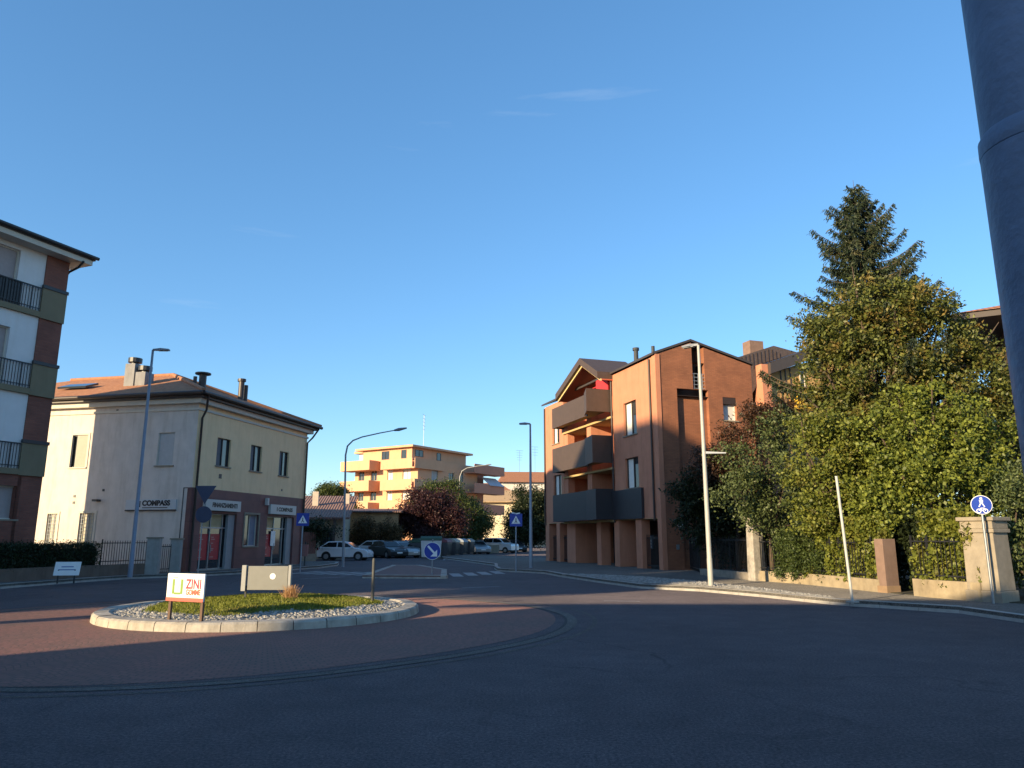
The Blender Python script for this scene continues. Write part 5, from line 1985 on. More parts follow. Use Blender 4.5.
def fence_along(name, label, pts, z0, z1, m, step=.12, rail=(.12, -.12), th=.009, cat='fence', spikes=True):
    t = thing(name, label, cat, pts[0])
    x = MB()
    y = MB()
    for a, c in zip(pts, pts[1:]):
        L_ = (c - a).length
        d = (c - a) / L_
        k = 0
        s0 = .05
        while s0 < L_:
            p = a + d * s0 - pts[0]
            big = k % 12 == 0
            r2 = th * 2.2 if big else th
            x.box(p.x - r2, p.x + r2, p.y - r2, p.y + r2, z0 - pts[0].z, z1 - pts[0].z + (.06 if big else 0))
            s0 += step
            k += 1
        for zz in (z0 + rail[0], z1 + rail[1]):
            n_ = Vector((-d.y, d.x, 0)) * .012
            p, q = a - pts[0], c - pts[0]
            zq = zz - pts[0].z
            y.hexa([(p.x - n_.x, p.y - n_.y, zq), (q.x - n_.x, q.y - n_.y, zq), (q.x + n_.x, q.y + n_.y, zq), (p.x + n_.x, p.y + n_.y, zq), (p.x - n_.x, p.y - n_.y, zq + .035), (q.x - n_.x, q.y - n_.y, zq + .035), (q.x + n_.x, q.y + n_.y, zq + .035), (p.x + n_.x, p.y + n_.y, zq + .035)])
    x.build('bar', m, t)
    y.build('rail', m, t)
    return t
of = Vector((0, .12, 0))
fence_along('iron_fence', 'dark iron railing on the low wall between hedge and gate pillar', [G(96, 576.6, .15) + of, G(144, 574.2, .15) + of], .62, 1.62, BLACKM)
hl = []
for a, c in zip(GP[:5], GP[1:5]):
    L_ = (c - a).length
    k = int(L_ * 2600)
    s_ = rng.random((k, 1))
    base_ = np.array([[a.x, a.y, 0]]) + s_ * np.array([[c.x - a.x, c.y - a.y, 0]])
    n_ = np.array([-(c - a).y, (c - a).x, 0]) / L_
    offs = .15 + rng.random((k, 1)) ** .7 * .75
    face = rng.random((k, 1)) < .55
    offs = np.where(face, .12 + rng.normal(size=(k, 1)) * .06, offs)
    z = .5 + rng.random((k, 1)) * 1.02
    z = np.where(face, z, 1.38 + rng.normal(size=(k, 1)) * .1)
    hl.append(base_ + n_ * offs + np.concatenate([np.zeros((k, 2)), z], 1))
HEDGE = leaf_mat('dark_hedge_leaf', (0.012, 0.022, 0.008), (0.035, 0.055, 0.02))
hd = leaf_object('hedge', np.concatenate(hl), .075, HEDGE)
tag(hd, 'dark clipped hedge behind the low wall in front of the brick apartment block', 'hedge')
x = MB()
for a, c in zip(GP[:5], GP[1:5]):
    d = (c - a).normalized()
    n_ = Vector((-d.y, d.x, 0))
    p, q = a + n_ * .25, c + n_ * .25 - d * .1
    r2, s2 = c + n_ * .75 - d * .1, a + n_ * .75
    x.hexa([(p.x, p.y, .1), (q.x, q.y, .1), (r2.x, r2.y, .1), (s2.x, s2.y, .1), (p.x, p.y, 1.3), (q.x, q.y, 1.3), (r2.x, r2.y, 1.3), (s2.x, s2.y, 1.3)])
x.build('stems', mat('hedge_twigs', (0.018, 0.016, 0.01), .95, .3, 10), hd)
GPIL = mat('grey_pillar_render', (0.34, 0.33, 0.31), .9, .1, 4, stain=.25)
def pillar(name, label, b, w_, H_, m, rz=0, cap=.04, group=None, base=None):
    t = thing(name, label, 'pillar', b, rz, group)
    x = MB()
    x.box(-w_ / 2, w_ / 2, -w_ / 2, w_ / 2, -.05, H_)
    x.build('shaft', m, t, bevel=.012)
    x = MB()
    x.box(-w_ / 2 - cap, w_ / 2 + cap, -w_ / 2 - cap, w_ / 2 + cap, H_, H_ + .07)
    x.build('cap', STONE, t)
    return t
pillar('gate_pillar', 'left grey pillar of the small iron gate beside the cream house', G(150.5, 574.0, .15) + of, .52, 1.55, GPIL, R(12), group='pillars of the small gate')
pillar('gate_pillar', 'right grey pillar of the small iron gate, next to the house corner', G(173, 572.8, .15) + of, .46, 1.5, GPIL, R(12), group='pillars of the small gate')
fence_along('iron_gate', 'small iron bar gate between the two grey pillars', [G(156.5, 573.6, .15) + of, G(167.5, 573.1, .15) + of], .2, 1.45, BLACKM, .1, cat='gate')

# ---- right side: garden wall, gate pillars, posts
WRP = [G(700, 575, .15), G(730, 578, .15), G(760, 581, .15), G(800, 584, .15), G(840, 588, .15), G(880, 592.5, .15), G(930, 597.5, .15), G(982, 602, .15)]
WSTONE = mat('sandy_wall_stone', (0.31, 0.25, 0.165), .95, .18, 4, .4, 30, stain=.3)
o = wall_along('garden_wall', WRP[2:6], .1, .52, .3, WSTONE)
tag(o, 'low sandy garden wall below the ivy, left of the brown post', 'wall')
o = wall_along('garden_wall', [G(914, 595.8, .15)] + WRP[6:], .1, .62, .3, WSTONE)
tag(o, 'low sandy garden wall between the brown post and the pale gate pillar', 'wall')
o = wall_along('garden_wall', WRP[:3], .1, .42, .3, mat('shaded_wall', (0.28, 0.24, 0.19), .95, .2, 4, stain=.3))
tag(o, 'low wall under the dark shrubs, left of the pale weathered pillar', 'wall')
fence_along('iron_fence', 'dark iron fence wrapped in ivy on the low wall by the gate pillar', [p + Vector((.1, .12, 0)) for p in [G(914, 595.8, .15)] + WRP[6:]], .6, 1.75, BLACKM, .14)
fence_along('iron_fence', 'dark iron fence wrapped in ivy left of the brown post', [p + Vector((.1, .12, 0)) for p in WRP[2:6]], .5, 1.7, BLACKM, .14)
fence_along('iron_fence', 'black iron fence in the shade beside the orange brick house', [Vector((8.95, 38.2, .15)), G(700, 573.5, .15), G(752, 579.5, .15)], .2, 1.75, BLACKM, .13)
b = G(1002, 602.5, .15) + Vector((0, .35, 0))
t = thing('gate_pillar', 'large pale stone gate pillar with stepped cap at the right edge', 'pillar', b, R(32))
x = MB()
x.box(-.44, .44, -.44, .44, -.05, .28)
x.build('plinth', STONE, t, bevel=.02)
x = MB()
x.hexa([(-.40, -.40, .28), (.40, -.40, .28), (.40, .40, .28), (-.40, .40, .28), (-.38, -.38, 1.72), (.38, -.38, 1.72), (.38, .38, 1.72), (-.38, .38, 1.72)])
x.build('shaft', STONE, t, bevel=.015)
x = MB()
x.box(-.43, .43, -.43, .43, 1.72, 1.82)
x.box(-.40, .40, -.40, .40, 1.82, 2.02)
x.box(-.46, .46, -.46, .46, 2.02, 2.12)
x.build('cap', STONE, t, bevel=.015)
b = G(889.5, 592.5, .15)
t = thing('gate_post', 'square brown stone post standing in the ivy covered fence', 'post', b, R(20))
x = MB()
x.box(-.25, .25, -.16, .16, -.05, 1.56)
x.build('shaft', mat('brown_stone', (0.20, 0.13, 0.10), .9, .12, 4, .2, 40, stain=.2), t, bevel=.012)
x = MB()
x.box(-.27, .27, -.18, .18, -.05, .2)
x.build('plinth', mat('brown_plinth', (0.26, 0.17, 0.10), .9, .15, 4), t, bevel=.012)
b = G(757.5, 580.5, .15)
t = thing('stone_pillar', 'pale weathered pillar under the dark shrubs', 'pillar', b, R(20))
x = MB()
x.hexa([(-.28, -.22, -.05), (.28, -.22, -.05), (.28, .22, -.05), (-.28, .22, -.05), (-.24, -.18, 2.3), (.24, -.18, 2.3), (.24, .18, 2.3), (-.24, .18, 2.3)])
x.build('shaft', PALEBARK, t, bevel=.03)
x = MB()
x.box(-.28, .28, -.24, .24, 2.3, 2.4)
x.build('cap', PALEBARK, t)

# ---- litter bin and posts at the far shop corner
b = G(303, 566, .15)
t = thing('litter_bin', 'reddish litter bin on a dark post below the crossing sign at the shop corner', 'bin', b)
x = MB()
x.tube([(0, 0, .55), (0, 0, 1.2)], [.22, .26], 14)
x.build('bin', mat('bin_red_brown', (0.25, 0.11, 0.10), .6, .1, 5), t)
x = MB()
x.tube([(0, .3, -.05), (0, .3, 1.35)], .04, 8)
x.box(-.03, .03, .2, .3, .9, 1.0)
x.build('post', DARKM, t)

# ---- waste containers
def container(label, x_, y_, rz, body, lid, w_=1.35, h_=1.25, group='waste containers in a row'):
    t = thing('waste_container', label, 'container', (x_, y_, 0), rz, group)
    x = MB()
    x.hexa([(-w_ / 2 * .9, -.5, .15), (w_ / 2 * .9, -.5, .15), (w_ / 2 * .9, .5, .15), (-w_ / 2 * .9, .5, .15), (-w_ / 2, -.58, h_), (w_ / 2, -.58, h_), (w_ / 2, .58, h_), (-w_ / 2, .58, h_)])
    for q in (-.4, -.15, .15, .4):
        x.box(w_ * q - .03, w_ * q + .03, -.6, -.5, .25, h_ - .1)
    x.build('body', body, t, bevel=.03)
    x = MB()
    pr_ = [(-.62, h_ + .01), (-.55, h_ + .2), (-.2, h_ + .36), (.2, h_ + .36), (.55, h_ + .2), (.62, h_ + .01)]
    x.extrude([(-w_ / 2 - .03, a, c) for a, c in pr_], (w_ + .06, 0, 0))
    x.build('lid', lid, t, bevel=.02)
    for sx in (-1, 1):
        x = MB()
        x.box(sx * (w_ / 2 + .02) - .05, sx * (w_ / 2 + .02) + .05, -.12, .12, .1, h_ - .25)
        x.build('lifting_arm', DARKM, t)
    return t
CB = mat('container_dark', (0.05, 0.052, 0.055), .6, .12, 5)
CG = mat('container_green', (0.03, 0.075, 0.045), .6, .12, 5)
CL = [mat('lid_maroon', (0.16, 0.05, 0.06), .6, .1, 5), mat('lid_pale', (0.34, 0.31, 0.26), .6, .1, 5), mat('lid_blue_grey', (0.2, 0.24, 0.3), .6, .1, 5), mat('lid_grey', (0.24, 0.235, 0.22), .6, .1, 5), CG]
for i, (px, lab) in enumerate(((443.5, 'dark waste container with maroon lid, nearest in the row'), (452, 'dark waste container with pale lid in the row'), (460, 'dark waste container with blue grey lid in the row'), (467, 'dark waste container with grey lid at the end of the row'))):
    p = G(px, 557.5 - i * .8)
    container(lab, p.x, p.y, R(75), CB, CL[i], 1.3, 1.3)
p = G(418, 557.5)
container('dark green waste container standing right of the parked cars', p.x, p.y, R(80), CB, CG, 1.6, 1.3)
p = G(431, 559)
container('large white and green recycling container behind the arrow sign', p.x, p.y, R(5), mat('container_white', (0.62, 0.62, 0.6), .6, .06, 5), CG, 1.7, 1.5)

# ---- cars
def car(label, loc, rz, paint, L_=4.0, W_=1.74, H_=1.48, kind='hatch', group='parked cars'):
    t = thing('parked_car', label, 'car', loc, rz, group)
    k = L_ / 4.0
    hs = H_ / 1.48
    if kind == 'suv':
        low = [(-2.0, .3), (-2.0, .72), (-1.93, .92), (-1.1, 1.04), (1.75, 1.06), (1.95, .98), (2.0, .7), (2.0, .3)]
        roof = [(-1.05, 1.02), (-.45, 1.50), (.1, 1.56), (1.5, 1.54), (1.92, 1.04)]
    else:
        low = [(-2.0, .25), (-2.02, .55), (-1.95, .70), (-1.80, .80), (-.95, .95), (1.72, 1.0), (1.95, .95), (2.0, .62), (1.97, .27)]
        roof = [(-1.0, .93), (-.28, 1.38), (.2, 1.47), (1.2, 1.45), (1.88, .98)]
    low = [(a * k, c * hs) for a, c in low]
    roof = [(a * k, c * hs) for a, c in roof]
    hw = W_ / 2
    x = MB()
    n = len(low)
    secs = [(-hw, .94), (-hw * .96, 1.0), (hw * .96, 1.0), (hw, .94)]
    i0 = 0
    for (yy, sc) in secs:
        x.v += [(a * (1 if abs(yy) < hw else .985), yy, .55 + (c - .55) * sc) for a, c in low]
    for j in range(3):
        for q in range(n):
            q2 = (q + 1) % n
            x.f.append((j * n + q, j * n + q2, (j + 1) * n + q2, (j + 1) * n + q))
    x.f.append(tuple(reversed(range(n))))
    x.f.append(tuple(3 * n + q for q in range(n)))
    x.build('body', paint, t, smooth=False, bevel=.05)
    zb, zt = roof[0][1], max(c for a, c in roof)
    yw = lambda z: hw * .93 - (z - zb) / (zt - zb) * hw * .24
    x = MB()
    m = len(roof)
    x.v += [(a, -yw(c), c) for a, c in roof] + [(a, yw(c), c) for a, c in roof]
    x.f.append(tuple(range(m)))
    x.f.append(tuple(reversed(range(m, 2 * m))))
    for q in range(m):
        q2 = (q + 1) % m
        x.f.append((q, m + q, m + q2, q2))
    x.build('cabin', paint, t, bevel=.04)
    # glass set just proud of the cabin
    def lerp(p, q, s_):
        return (p[0] + (q[0] - p[0]) * s_, p[1] + (q[1] - p[1]) * s_)
    a0, a1, a2, a3, a4 = roof
    sidep = [lerp(a0, a1, .12), lerp(a0, a1, .9), (a2[0], a2[1] - .08), (a3[0], a3[1] - .08), lerp(a4, a3, .12)]
    sidep[0] = (sidep[0][0] + .12 * k, sidep[0][1] + .02)
    sidep[1] = (sidep[1][0] + .08 * k, sidep[1][1] - .04)
    sidep[3] = (sidep[3][0] - .05 * k, sidep[3][1])
    sidep[4] = (sidep[4][0] - .16 * k, sidep[4][1])
    CARG = mat('car_glass', (0.012, 0.014, 0.017), .08, .1, 2, spec=.7)
    for sgn in (-1, 1):
        x = MB()
        pts = [(a, sgn * (yw(c) + .012), c) for a, c in sidep]
        x.extrude(pts, (0, -sgn * .008, 0))
        sw = x.build('side_window', CARG, t)
        x = MB()
        mx_ = (roof[2][0] + .25 * k)
        x.hexa([(mx_ - .04, sgn * (yw(zb) + .016), zb), (mx_ + .04, sgn * (yw(zb) + .016), zb), (mx_ + .04, sgn * (yw(zb) + .004), zb), (mx_ - .04, sgn * (yw(zb) + .004), zb),
                (mx_ - .04, sgn * (yw(zt - .05) + .016), zt - .06), (mx_ + .04, sgn * (yw(zt - .05) + .016), zt - .06), (mx_ + .04, sgn * (yw(zt - .05) + .004), zt - .06), (mx_ - .04, sgn * (yw(zt - .05) + .004), zt - .06)])
        x.build('door_pillar', paint, sw)
    def screen(p, q, name, off):
        x = MB()
        l_, h_ = lerp(p, q, .1), lerp(p, q, .88)
        x.hexa([(l_[0] + off, -yw(l_[1]) * .88, l_[1] + .012), (l_[0] + off, yw(l_[1]) * .88, l_[1] + .012), (h_[0] + off, yw(h_[1]) * .88, h_[1] + .012), (h_[0] + off, -yw(h_[1]) * .88, h_[1] + .012),
                (l_[0] + off * .2, -yw(l_[1]) * .88, l_[1]), (l_[0] + off * .2, yw(l_[1]) * .88, l_[1]), (h_[0] + off * .2, yw(h_[1]) * .88, h_[1]), (h_[0] + off * .2, -yw(h_[1]) * .88, h_[1])])
        x.build(name, CARG, t)
    screen(a0, a1, 'windscreen', -.012)
    screen(a4, a3, 'rear_window', .012)
    for sx in (-1, 1):
        for sy in (-1, 1):
            x = MB()
            cx, r = sx * 1.25 * k, .31
            x.tube([(cx, sy * (hw - .2), r), (cx, sy * (hw + .012), r)], r, 20)
            w2 = x.build('wheel', RUBBER, t)
            x = MB()
            x.tube([(cx, sy * (hw + .012), r), (cx, sy * (hw + .02), r)], .19, 16)
            x.build('rim', GALV, w2)
            x = MB()
            x.disc((cx, sy * (hw + .001), r + .02), (0, sy, 0), .37, .004, 22)
            x.build('wheel_arch', RUBBER, w2)
    zl = .72 * hs
    for sy in (-1, 1):
        x = MB()
        x.hexa([(-2.02 * k, sy * hw * .55, zl - .06), (-1.7 * k, sy * (hw + .005), zl - .02), (-1.62 * k, sy * (hw + .005), zl + .06), (-1.95 * k, sy * hw * .6, zl + .03)] + [(-1.98 * k, sy * hw * .55, zl + .02), (-1.68 * k, sy * (hw - .02), zl + .07), (-1.6 * k, sy * (hw - .02), zl + .11), (-1.9 * k, sy * hw * .6, zl + .1)])
        x.build('headlight', LAMPGL, t)
        x = MB()
        x.box(1.86 * k, 2.0 * k, min(sy * hw * .8, sy * (hw + .004)), max(sy * hw * .8, sy * (hw + .004)), .78 * hs, .98 * hs)
        x.build('taillight', mat('taillight_red', (0.35, 0.01, 0.01), .3, .05, 5), t)
        x = MB()
        x.box(-.85 * k, -.68 * k, min(sy * hw * .96, sy * (hw + .16)), max(sy * hw * .96, sy * (hw + .16)), .95 * hs, 1.07 * hs)
        x.build('mirror', paint, t, bevel=.02)
    x = MB()
    x.box(-2.035 * k, -2.0 * k, -.26, .26, .42, .53)
    x.build('number_plate', SIGNWHITE, t)
    x = MB()
    x.box(-1.9 * k, 1.85 * k, -hw * .93, hw * .93, .17, .32)
    x.build('sill', RUBBER, t)
    return t
def paint(name, c, metal=0.0):
    m = mat(name, c, .28, .02, 2, metal=metal, spec=.6)
    m.node_tree.nodes['Principled BSDF'].inputs['Coat Weight'].default_value = .6
    return m
PW = paint('car_white', (0.66, 0.67, 0.69))
PS = paint('car_silver', (0.36, 0.37, 0.38), .5)
PD = paint('car_charcoal', (0.03, 0.032, 0.036), .2)
p = G(345, 560.3)
car('white hatchback parked nearest the road, side on, facing right', (p.x, p.y, 0), R(180 - 4), PW, 4.05)
p = G(364, 558.0)
car('second white hatchback just behind the nearest one', (p.x + 1.1, p.y + 2.2, 0), R(180 - 24), PW, 4.1, H_=1.5)
p = G(386, 558.3)
car('charcoal hatchback between the white cars and the silver one', (p.x, p.y + 1, 0), R(180 - 52), PD, 4.1)
p = G(398, 558)
car('silver hatchback to the right of the charcoal car', (p.x, p.y + 1, 0), R(180 - 40), PS, 4.1)
p = G(408, 556.5)
car('third white car at the right end of the parked row', (p.x, p.y + 2.5, 0), R(180 - 30), PW, 4.2)
p = G(477, 554)
car('silver car with dark bonnet facing the road beyond the waste containers', (p.x, p.y, 0), R(112), PS, 4.2)
p = G(499, 553)
car('white sport utility car parked further down the street', (p.x, p.y, 0), R(150), PW, 4.3, 1.8, 1.62, 'suv')
p = G(510, 552.5)
car('dark car parked behind the white sport utility car', (p.x + .5, p.y + 3, 0), R(110), PD, 4.3, 1.8, 1.5)
# distant van body seen under the cream house
p = G(491, 553.5)
x = MB()
x.box(-.9, .9, -.3, .3, 0, .95)
o = x.build('concrete_block', STONE)
o.location = p
o.rotation_euler = (0, 0, R(20))
o.data.update()
tag(o, 'pale concrete barrier block beside the white sport utility car', 'barrier')
bv = o.modifiers.new('bevel', 'BEVEL')
bv.width = .06

# ------------------------------------------------------------------ trees and shrubs
MAGN = leaf_mat('olive_leaf', (0.04, 0.055, 0.012), (0.15, 0.165, 0.035), (0.22, 0.14, 0.04), .60, .2)
BRIGHT = leaf_mat('bright_leaf', (0.06, 0.085, 0.014), (0.24, 0.27, 0.045), transl=.28)
IVY = leaf_mat('ivy_leaf', (0.06, 0.085, 0.014), (0.21, 0.22, 0.035), (0.2, 0.16, 0.045), .64, .25)
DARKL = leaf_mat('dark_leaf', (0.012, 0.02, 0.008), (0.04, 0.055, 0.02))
GREYL = leaf_mat('grey_green_leaf', (0.035, 0.055, 0.018), (0.14, 0.17, 0.06))
REDL = leaf_mat('dark_red_leaf', (0.035, 0.02, 0.012), (0.10, 0.05, 0.025), transl=.2)
PURP = leaf_mat('purple_leaf', (0.03, 0.012, 0.014), (0.075, 0.03, 0.03), transl=.2)
MIDG = leaf_mat('mid_green_leaf', (0.03, 0.045, 0.012), (0.10, 0.125, 0.03))
NEED = leaf_mat('spruce_needle', (0.014, 0.026, 0.013), (0.045, 0.06, 0.026), (0.085, 0.075, 0.028), .63, .05)

tree('magnolia_tree', 'broad tree with olive leaves and brownish tints in front of the spruce', 'tree', (13.6, 27.5, .1),
     px_lobes(27, [(848, 330, 44), (895, 318, 46), (935, 340, 42), (828, 375, 36), (875, 375, 58), (930, 395, 52), (972, 378, 38), (990, 430, 36), (842, 425, 40), (897, 300, 26), (858, 300, 24), (918, 305, 22), (980, 350, 24), (885, 440, 55), (940, 450, 50), (820, 410, 26), (835, 345, 24), (1005, 390, 26)]),
     MAGN, 7, 22, .17, .135, .22, group='garden trees', inner=.5, aspect=.55, gap=-.3)
tree('maple_tree', 'bright yellow green leafy tree low in front of the olive tree', 'tree', (13.2, 24.3, .1),
     px_lobes(24, [(882, 438, 34, .4), (915, 425, 36), (955, 445, 38), (905, 478, 42, -.3), (945, 490, 40, -.4), (872, 492, 32), (985, 490, 30, .3), (960, 412, 26, .5), (932, 400, 22, .6), (985, 455, 24, .5), (1000, 468, 22, 1.2), (1002, 432, 20, 1.5), (885, 520, 34), (930, 525, 36), (968, 530, 26, .3), (900, 405, 20, .8)]),
     BRIGHT, 9, 20, .125, .12, .14, group='garden trees', aspect=.7, gap=.0)
tree('backdrop_tree', 'dark backdrop foliage added for the shaded gaps behind the bright leafy tree', 'tree', (14.6, 29.6, .1),  # added backdrop; dark leaves stand in for shade between the crowns
     px_lobes(29.5, [(850, 440, 34), (890, 470, 40), (930, 460, 40), (970, 470, 38), (1000, 450, 34), (870, 520, 40), (915, 530, 40), (960, 530, 40), (1000, 520, 38), (835, 500, 34), (1010, 400, 30)]),
     DARKL, 4, 24, .25, .17, .18, group='garden trees', gap=-1)
tree('ivy_tree', 'yellow green ivy clad tree left of the bright leafy tree', 'tree', (10.9, 25.6, .1),
     px_lobes(25.3, [(826, 425, 26), (812, 462, 30), (838, 485, 32), (815, 512, 30), (852, 515, 30), (845, 452, 26), (858, 470, 22), (803, 430, 20)]),
     IVY, 8, 20, .15, .11, .15, group='garden trees', aspect=.7, gap=-.3)
tree('variegated_shrub', 'grey green shrub with pale leaves between the ivy tree and the dark bushes', 'shrub', (9.9, 29.0, .1),
     px_lobes(28.6, [(760, 465, 34), (738, 495, 32), (782, 495, 34), (762, 520, 26), (792, 440, 24), (790, 525, 24), (775, 430, 22)]),
     GREYL, 7, 20, .17, .12, .1, group='garden shrubs', gap=-.25)
tree('smoke_bush', 'dark red brown bush against the orange brick wall', 'shrub', (9.7, 32.6, .1),
     px_lobes(32, [(748, 437, 28), (722, 452, 26), (772, 420, 26), (705, 470, 20), (735, 470, 30), (790, 412, 22), (755, 415, 18)]),
     REDL, 7, 20, .2, .12, .1, group='garden shrubs', gap=-.2)
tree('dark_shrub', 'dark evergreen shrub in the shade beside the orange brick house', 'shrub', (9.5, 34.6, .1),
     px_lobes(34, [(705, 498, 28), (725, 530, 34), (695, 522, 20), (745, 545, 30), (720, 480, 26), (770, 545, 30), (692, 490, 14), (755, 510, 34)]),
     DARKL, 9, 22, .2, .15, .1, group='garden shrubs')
tree('laurel_shrub', 'grey green shrub behind the gate pillar at the right edge', 'shrub', (13.6, 20.2, .1),
     px_lobes(20.2, [(1018, 500, 22), (1018, 545, 22), (1040, 520, 30), (1032, 480, 24), (1012, 575, 16), (1045, 560, 30), (1060, 600, 30)]),
     GREYL, 13, 22, .13, .10, .08, group='garden shrubs')
# ivy over the fences
def ivy(label, pts, z0, z1, dens, m=IVY, back=.5, size=.11):
    out = []
    for a, c in zip(pts, pts[1:]):
        L_ = (c - a).length
        k = int(L_ * dens)
        s_ = rng.random(k)
        nx, ny = -(c - a).y / L_, (c - a).x / L_
        cl_ = rng.random((int(L_ * 14) + 4, 3))
        z = z0 + (z1 - z0) * rng.random(k)
        bulge = .12 * np.sin(s_ * L_ * 3.3 + z * 2) + .10 * np.sin(s_ * L_ * 7.1 - z * 4)
        keep = (np.sin(s_ * L_ * 4.7 + 1.3 * z) + np.sin(z * 6.1 + s_ * L_ * 2.2) + rng.normal(size=k) * .8) > -1.25
        off = .12 + rng.random(k) * back - bulge
        p = np.stack([a.x + (c.x - a.x) * s_ + nx * off, a.y + (c.y - a.y) * s_ + ny * off, z], 1)
        out.append(p[keep])
    t = leaf_object('ivy', np.concatenate(out), size, m, aspect=.75)
    return tag(t, label, 'plant', 'ivy over the fences')
ivy('dense ivy hanging over the fence left of the brown post', WRP[3:5] + [G(880, 592.5, .15)], .40, 2.4, 5200)
ivy('ivy on the iron fence between the brown post and the gate pillar', [G(914, 595.8, .15)] + WRP[6:], .45, 2.5, 4300, IVY, .45)
ivy('added dark leaves standing for the shade just right of the brown post', [G(880, 590.0, .15) + Vector((.2, .5, 0)), G(925, 594.5, .15) + Vector((.2, .5, 0))], .2, 2.6, 5200, DARKL, .5)  # dark leaf colour stands for the shade beside the post
tree('holly_bush', 'rounded dark green bush growing over the low wall right of the pale pillar', 'shrub', G(808, 584, .15) + Vector((.2, .5, 0)),
     [(*(G(px, 584 + (px - 800) * .08, .15) + Vector((.15, .35, z))).to_tuple(), .62, .5, .55) for px, z in ((793, .6), (793, 1.2), (812, .55), (812, 1.25), (831, .6), (830, 1.2))],
     leaf_mat('holly_leaf', (0.03, 0.05, 0.014), (0.09, 0.12, 0.03)), 26, 26, .12, .085, .05, group='garden shrubs')

# spruce
def spruce(base, H_, label, z_low=4.0, rmax=3.6):
    t = thing('spruce_tree', label, 'tree', base, 0, 'garden trees')
    x = MB()
    x.tube([(0, 0, -.1), (.03, 0, H_ * .5), (0, 0, H_)], [.24, .12, .006], 10)
    x.build('trunk', BARK, t, smooth=True)
    br = MB()
    V = []
    z = z_low
    rr = random.Random(5)
    while z < H_ - .25:
        f_ = (H_ - z) / (H_ - z_low)
        nb = rr.randint(4, 6)
        a0 = rr.uniform(0, 6.28)
        for k in range(nb):
            an = a0 + 6.283 * k / nb + rr.uniform(-.35, .35)
            L_ = (rmax * f_ ** .95 + .12) * rr.uniform(.5, 1.2)
            d = Vector((math.cos(an), math.sin(an), 0))
            s_ = Vector((-d.y, d.x, 0))
            up0 = .18 if f_ < .35 else -.12
            pts = []
            for q in range(7):
                u = q / 6
                pts.append(Vector((0, 0, z)) + d * (L_ * u) + Vector((0, 0, L_ * (up0 * u - .25 * math.sin(u * 2.6) * .5 + .34 * u * u))))
            br.tube(pts, [.045 * (1 - .8 * q / 6) * (.4 + f_) for q in range(7)], 5)
            nt = int(L_ * 40) + 10
            for j in range(nt):
                u = (j + rr.random()) / nt
                u = .12 + .88 * u
                i = min(5, int(u * 6))
                p = pts[i].lerp(pts[i + 1], u * 6 - i)
                sl = (.24 + .36 * (1 - u)) * rr.uniform(.6, 1.25) * min(1, .4 + L_ / 2)
                sd_ = rr.choice((-1, 1))
                dirv = (s_ * sd_ * rr.uniform(.35, 1) + d * rr.uniform(.2, .8) + Vector((0, 0, -rr.uniform(.3, 1.5)))).normalized()
                for m_i in range(8):
                    w2 = rr.uniform(.012, .021)
                    pa = p + dirv * sl * (m_i / 8.0)
                    dv = (dirv + Vector((rr.gauss(0, .45), rr.gauss(0, .45), rr.gauss(-.1, .35)))).normalized()
                    sv = dv.cross(Vector((rr.gauss(0, 1), rr.gauss(0, 1), rr.gauss(0, 1)))).normalized() * w2
                    pb = pa + dv * sl * .42
                    V += [tuple(pa - sv * .6), tuple(pa + sv * .6), tuple(pb + sv), tuple(pb - sv)]
        z += rr.uniform(.34, .52) * (.75 + .5 * f_)
    br.build('limb', BARK, t)
    quads_object('crown', np.array(V), NEED, t)
    return t
sp0 = D(853, 180, 30)
spruce((sp0.x, 30, .1), sp0.z - .1, 'tall dark spruce with drooping branches rising above the other trees', z_low=6.5, rmax=5.0)

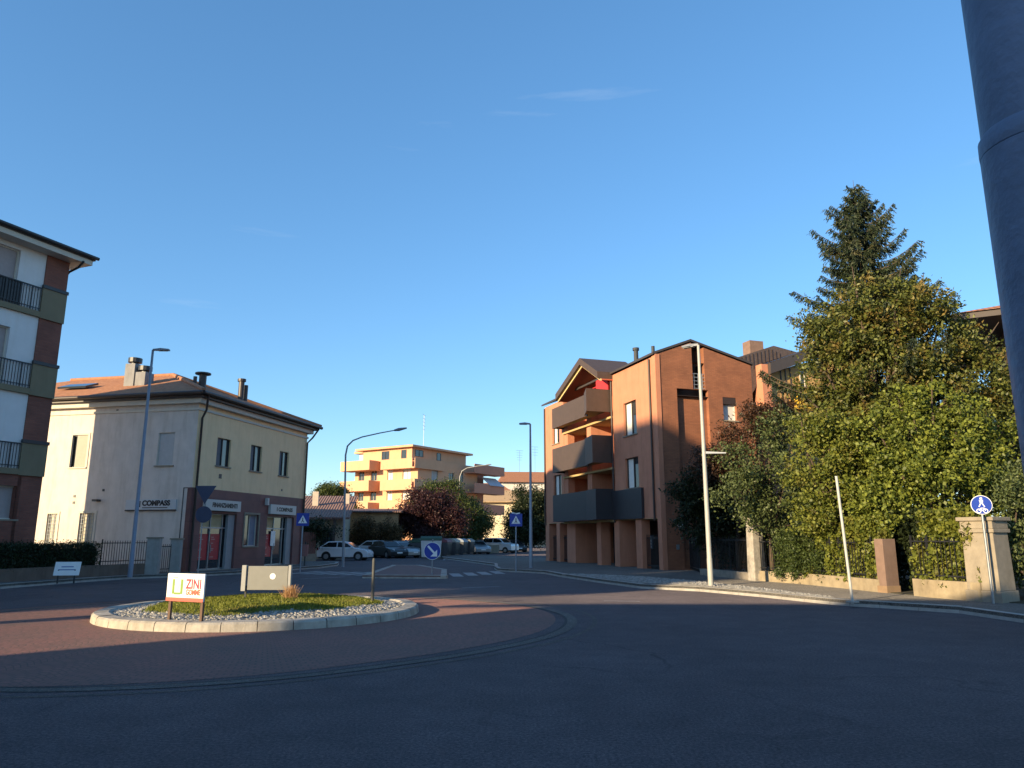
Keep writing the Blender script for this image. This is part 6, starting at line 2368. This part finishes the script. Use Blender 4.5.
# middle distance trees
tree('purple_plum_tree', 'purple leaved tree behind the arrow sign', 'tree', (-8.6, 76, 0), px_lobes(76, [(425, 512, 24), (410, 522, 18), (440, 508, 22), (432, 530, 22), (450, 520, 18), (400, 530, 12), (418, 500, 12)]), PURP, 6, 26, .34, .20, .22, group='street trees')
tree('linden_tree', 'tall green tree between the purple tree and the peach block', 'tree', (-7.4, 86, 0), px_lobes(86, [(440, 498, 20), (460, 505, 18), (425, 500, 14), (452, 492, 14), (472, 515, 16), (463, 525, 18)]), MIDG, 5.5, 26, .36, .21, .24, group='street trees')
tree('young_linden_tree', 'bright green small tree behind the waste containers', 'tree', (-5.0, 84, 0), px_lobes(84, [(470, 520, 14), (480, 530, 12), (462, 530, 14), (485, 522, 8), (475, 538, 12)]), MIDG, 5.5, 26, .34, .2, .18, group='street trees')
tree('dark_hornbeam_tree', 'dense dark tree at the far end of the orange brick house', 'tree', (1.6, 96, 0), px_lobes(96, [(528, 505, 16), (520, 520, 16), (538, 515, 16), (530, 532, 18), (515, 533, 12), (545, 530, 14), (526, 494, 9), (540, 500, 9), (553, 520, 16)]), DARKL, 5, 28, .4, .24, .28, group='street trees')
tree('poplar_tree', 'green tree above the tiled roof of the low building', 'tree', (-26.5, 100, 0), px_lobes(100, [(330, 498, 14), (342, 502, 12), (322, 494, 9), (350, 510, 10), (338, 492, 8), (325, 510, 12)]), MIDG, 4.5, 24, .4, .24, .25, group='street trees')
tree('climbing_plant', 'brown green climbing plant over the ochre outbuilding', 'plant', (-10.2, 71.4, 0), px_lobes(71.2, [(365, 530, 13), (378, 534, 12), (388, 528, 11), (352, 536, 9), (395, 538, 10), (370, 542, 10)]), leaf_mat('rusty_leaf', (0.06, 0.04, 0.015), (0.16, 0.10, 0.04)), 5, 22, .28, .16, .08, group='street trees')
tree('yard_shrub', 'dark shrub over the brown panel fence', 'shrub', (-16.2, 57.5, 0), px_lobes(57.5, [(305, 532, 10), (318, 530, 11), (330, 533, 9), (312, 540, 10)]), DARKL, 5, 22, .25, .18, .07, group='street trees')
# tree added out of view on the left, its crown shaped to shade the road
for (m0, n0, top, bot, rad, lab) in ((-19, -19.2, 18.0, 9.0, 2.9, 'unseen tall tree added beside the brick apartment block to shade the road'),):
    bt = MN(m0, n0)
    lob = []
    for k in range(22):
        an = k * 2.4
        rr_2 = rad * (.62 if k % 3 else .2)
        lob.append((bt.x + rr_2 * math.cos(an), bt.y + rr_2 * math.sin(an), bot + 1.0 + (top - bot - 2.2) * k / 21, rad * .5, rad * .5, rad * .45))
    for k in range(9):
        an = k * .7
        lob.append((bt.x + 2.1 * math.cos(an), bt.y + 2.1 * math.sin(an), bot + 1.1, 1.2, 1.2, .9))
    tree('shadow_caster_tree', lab, 'tree', bt, lob, MIDG, 9, 30, .3, .3, .2, group='street trees', inner=.1, gap=-2, lumps=0)
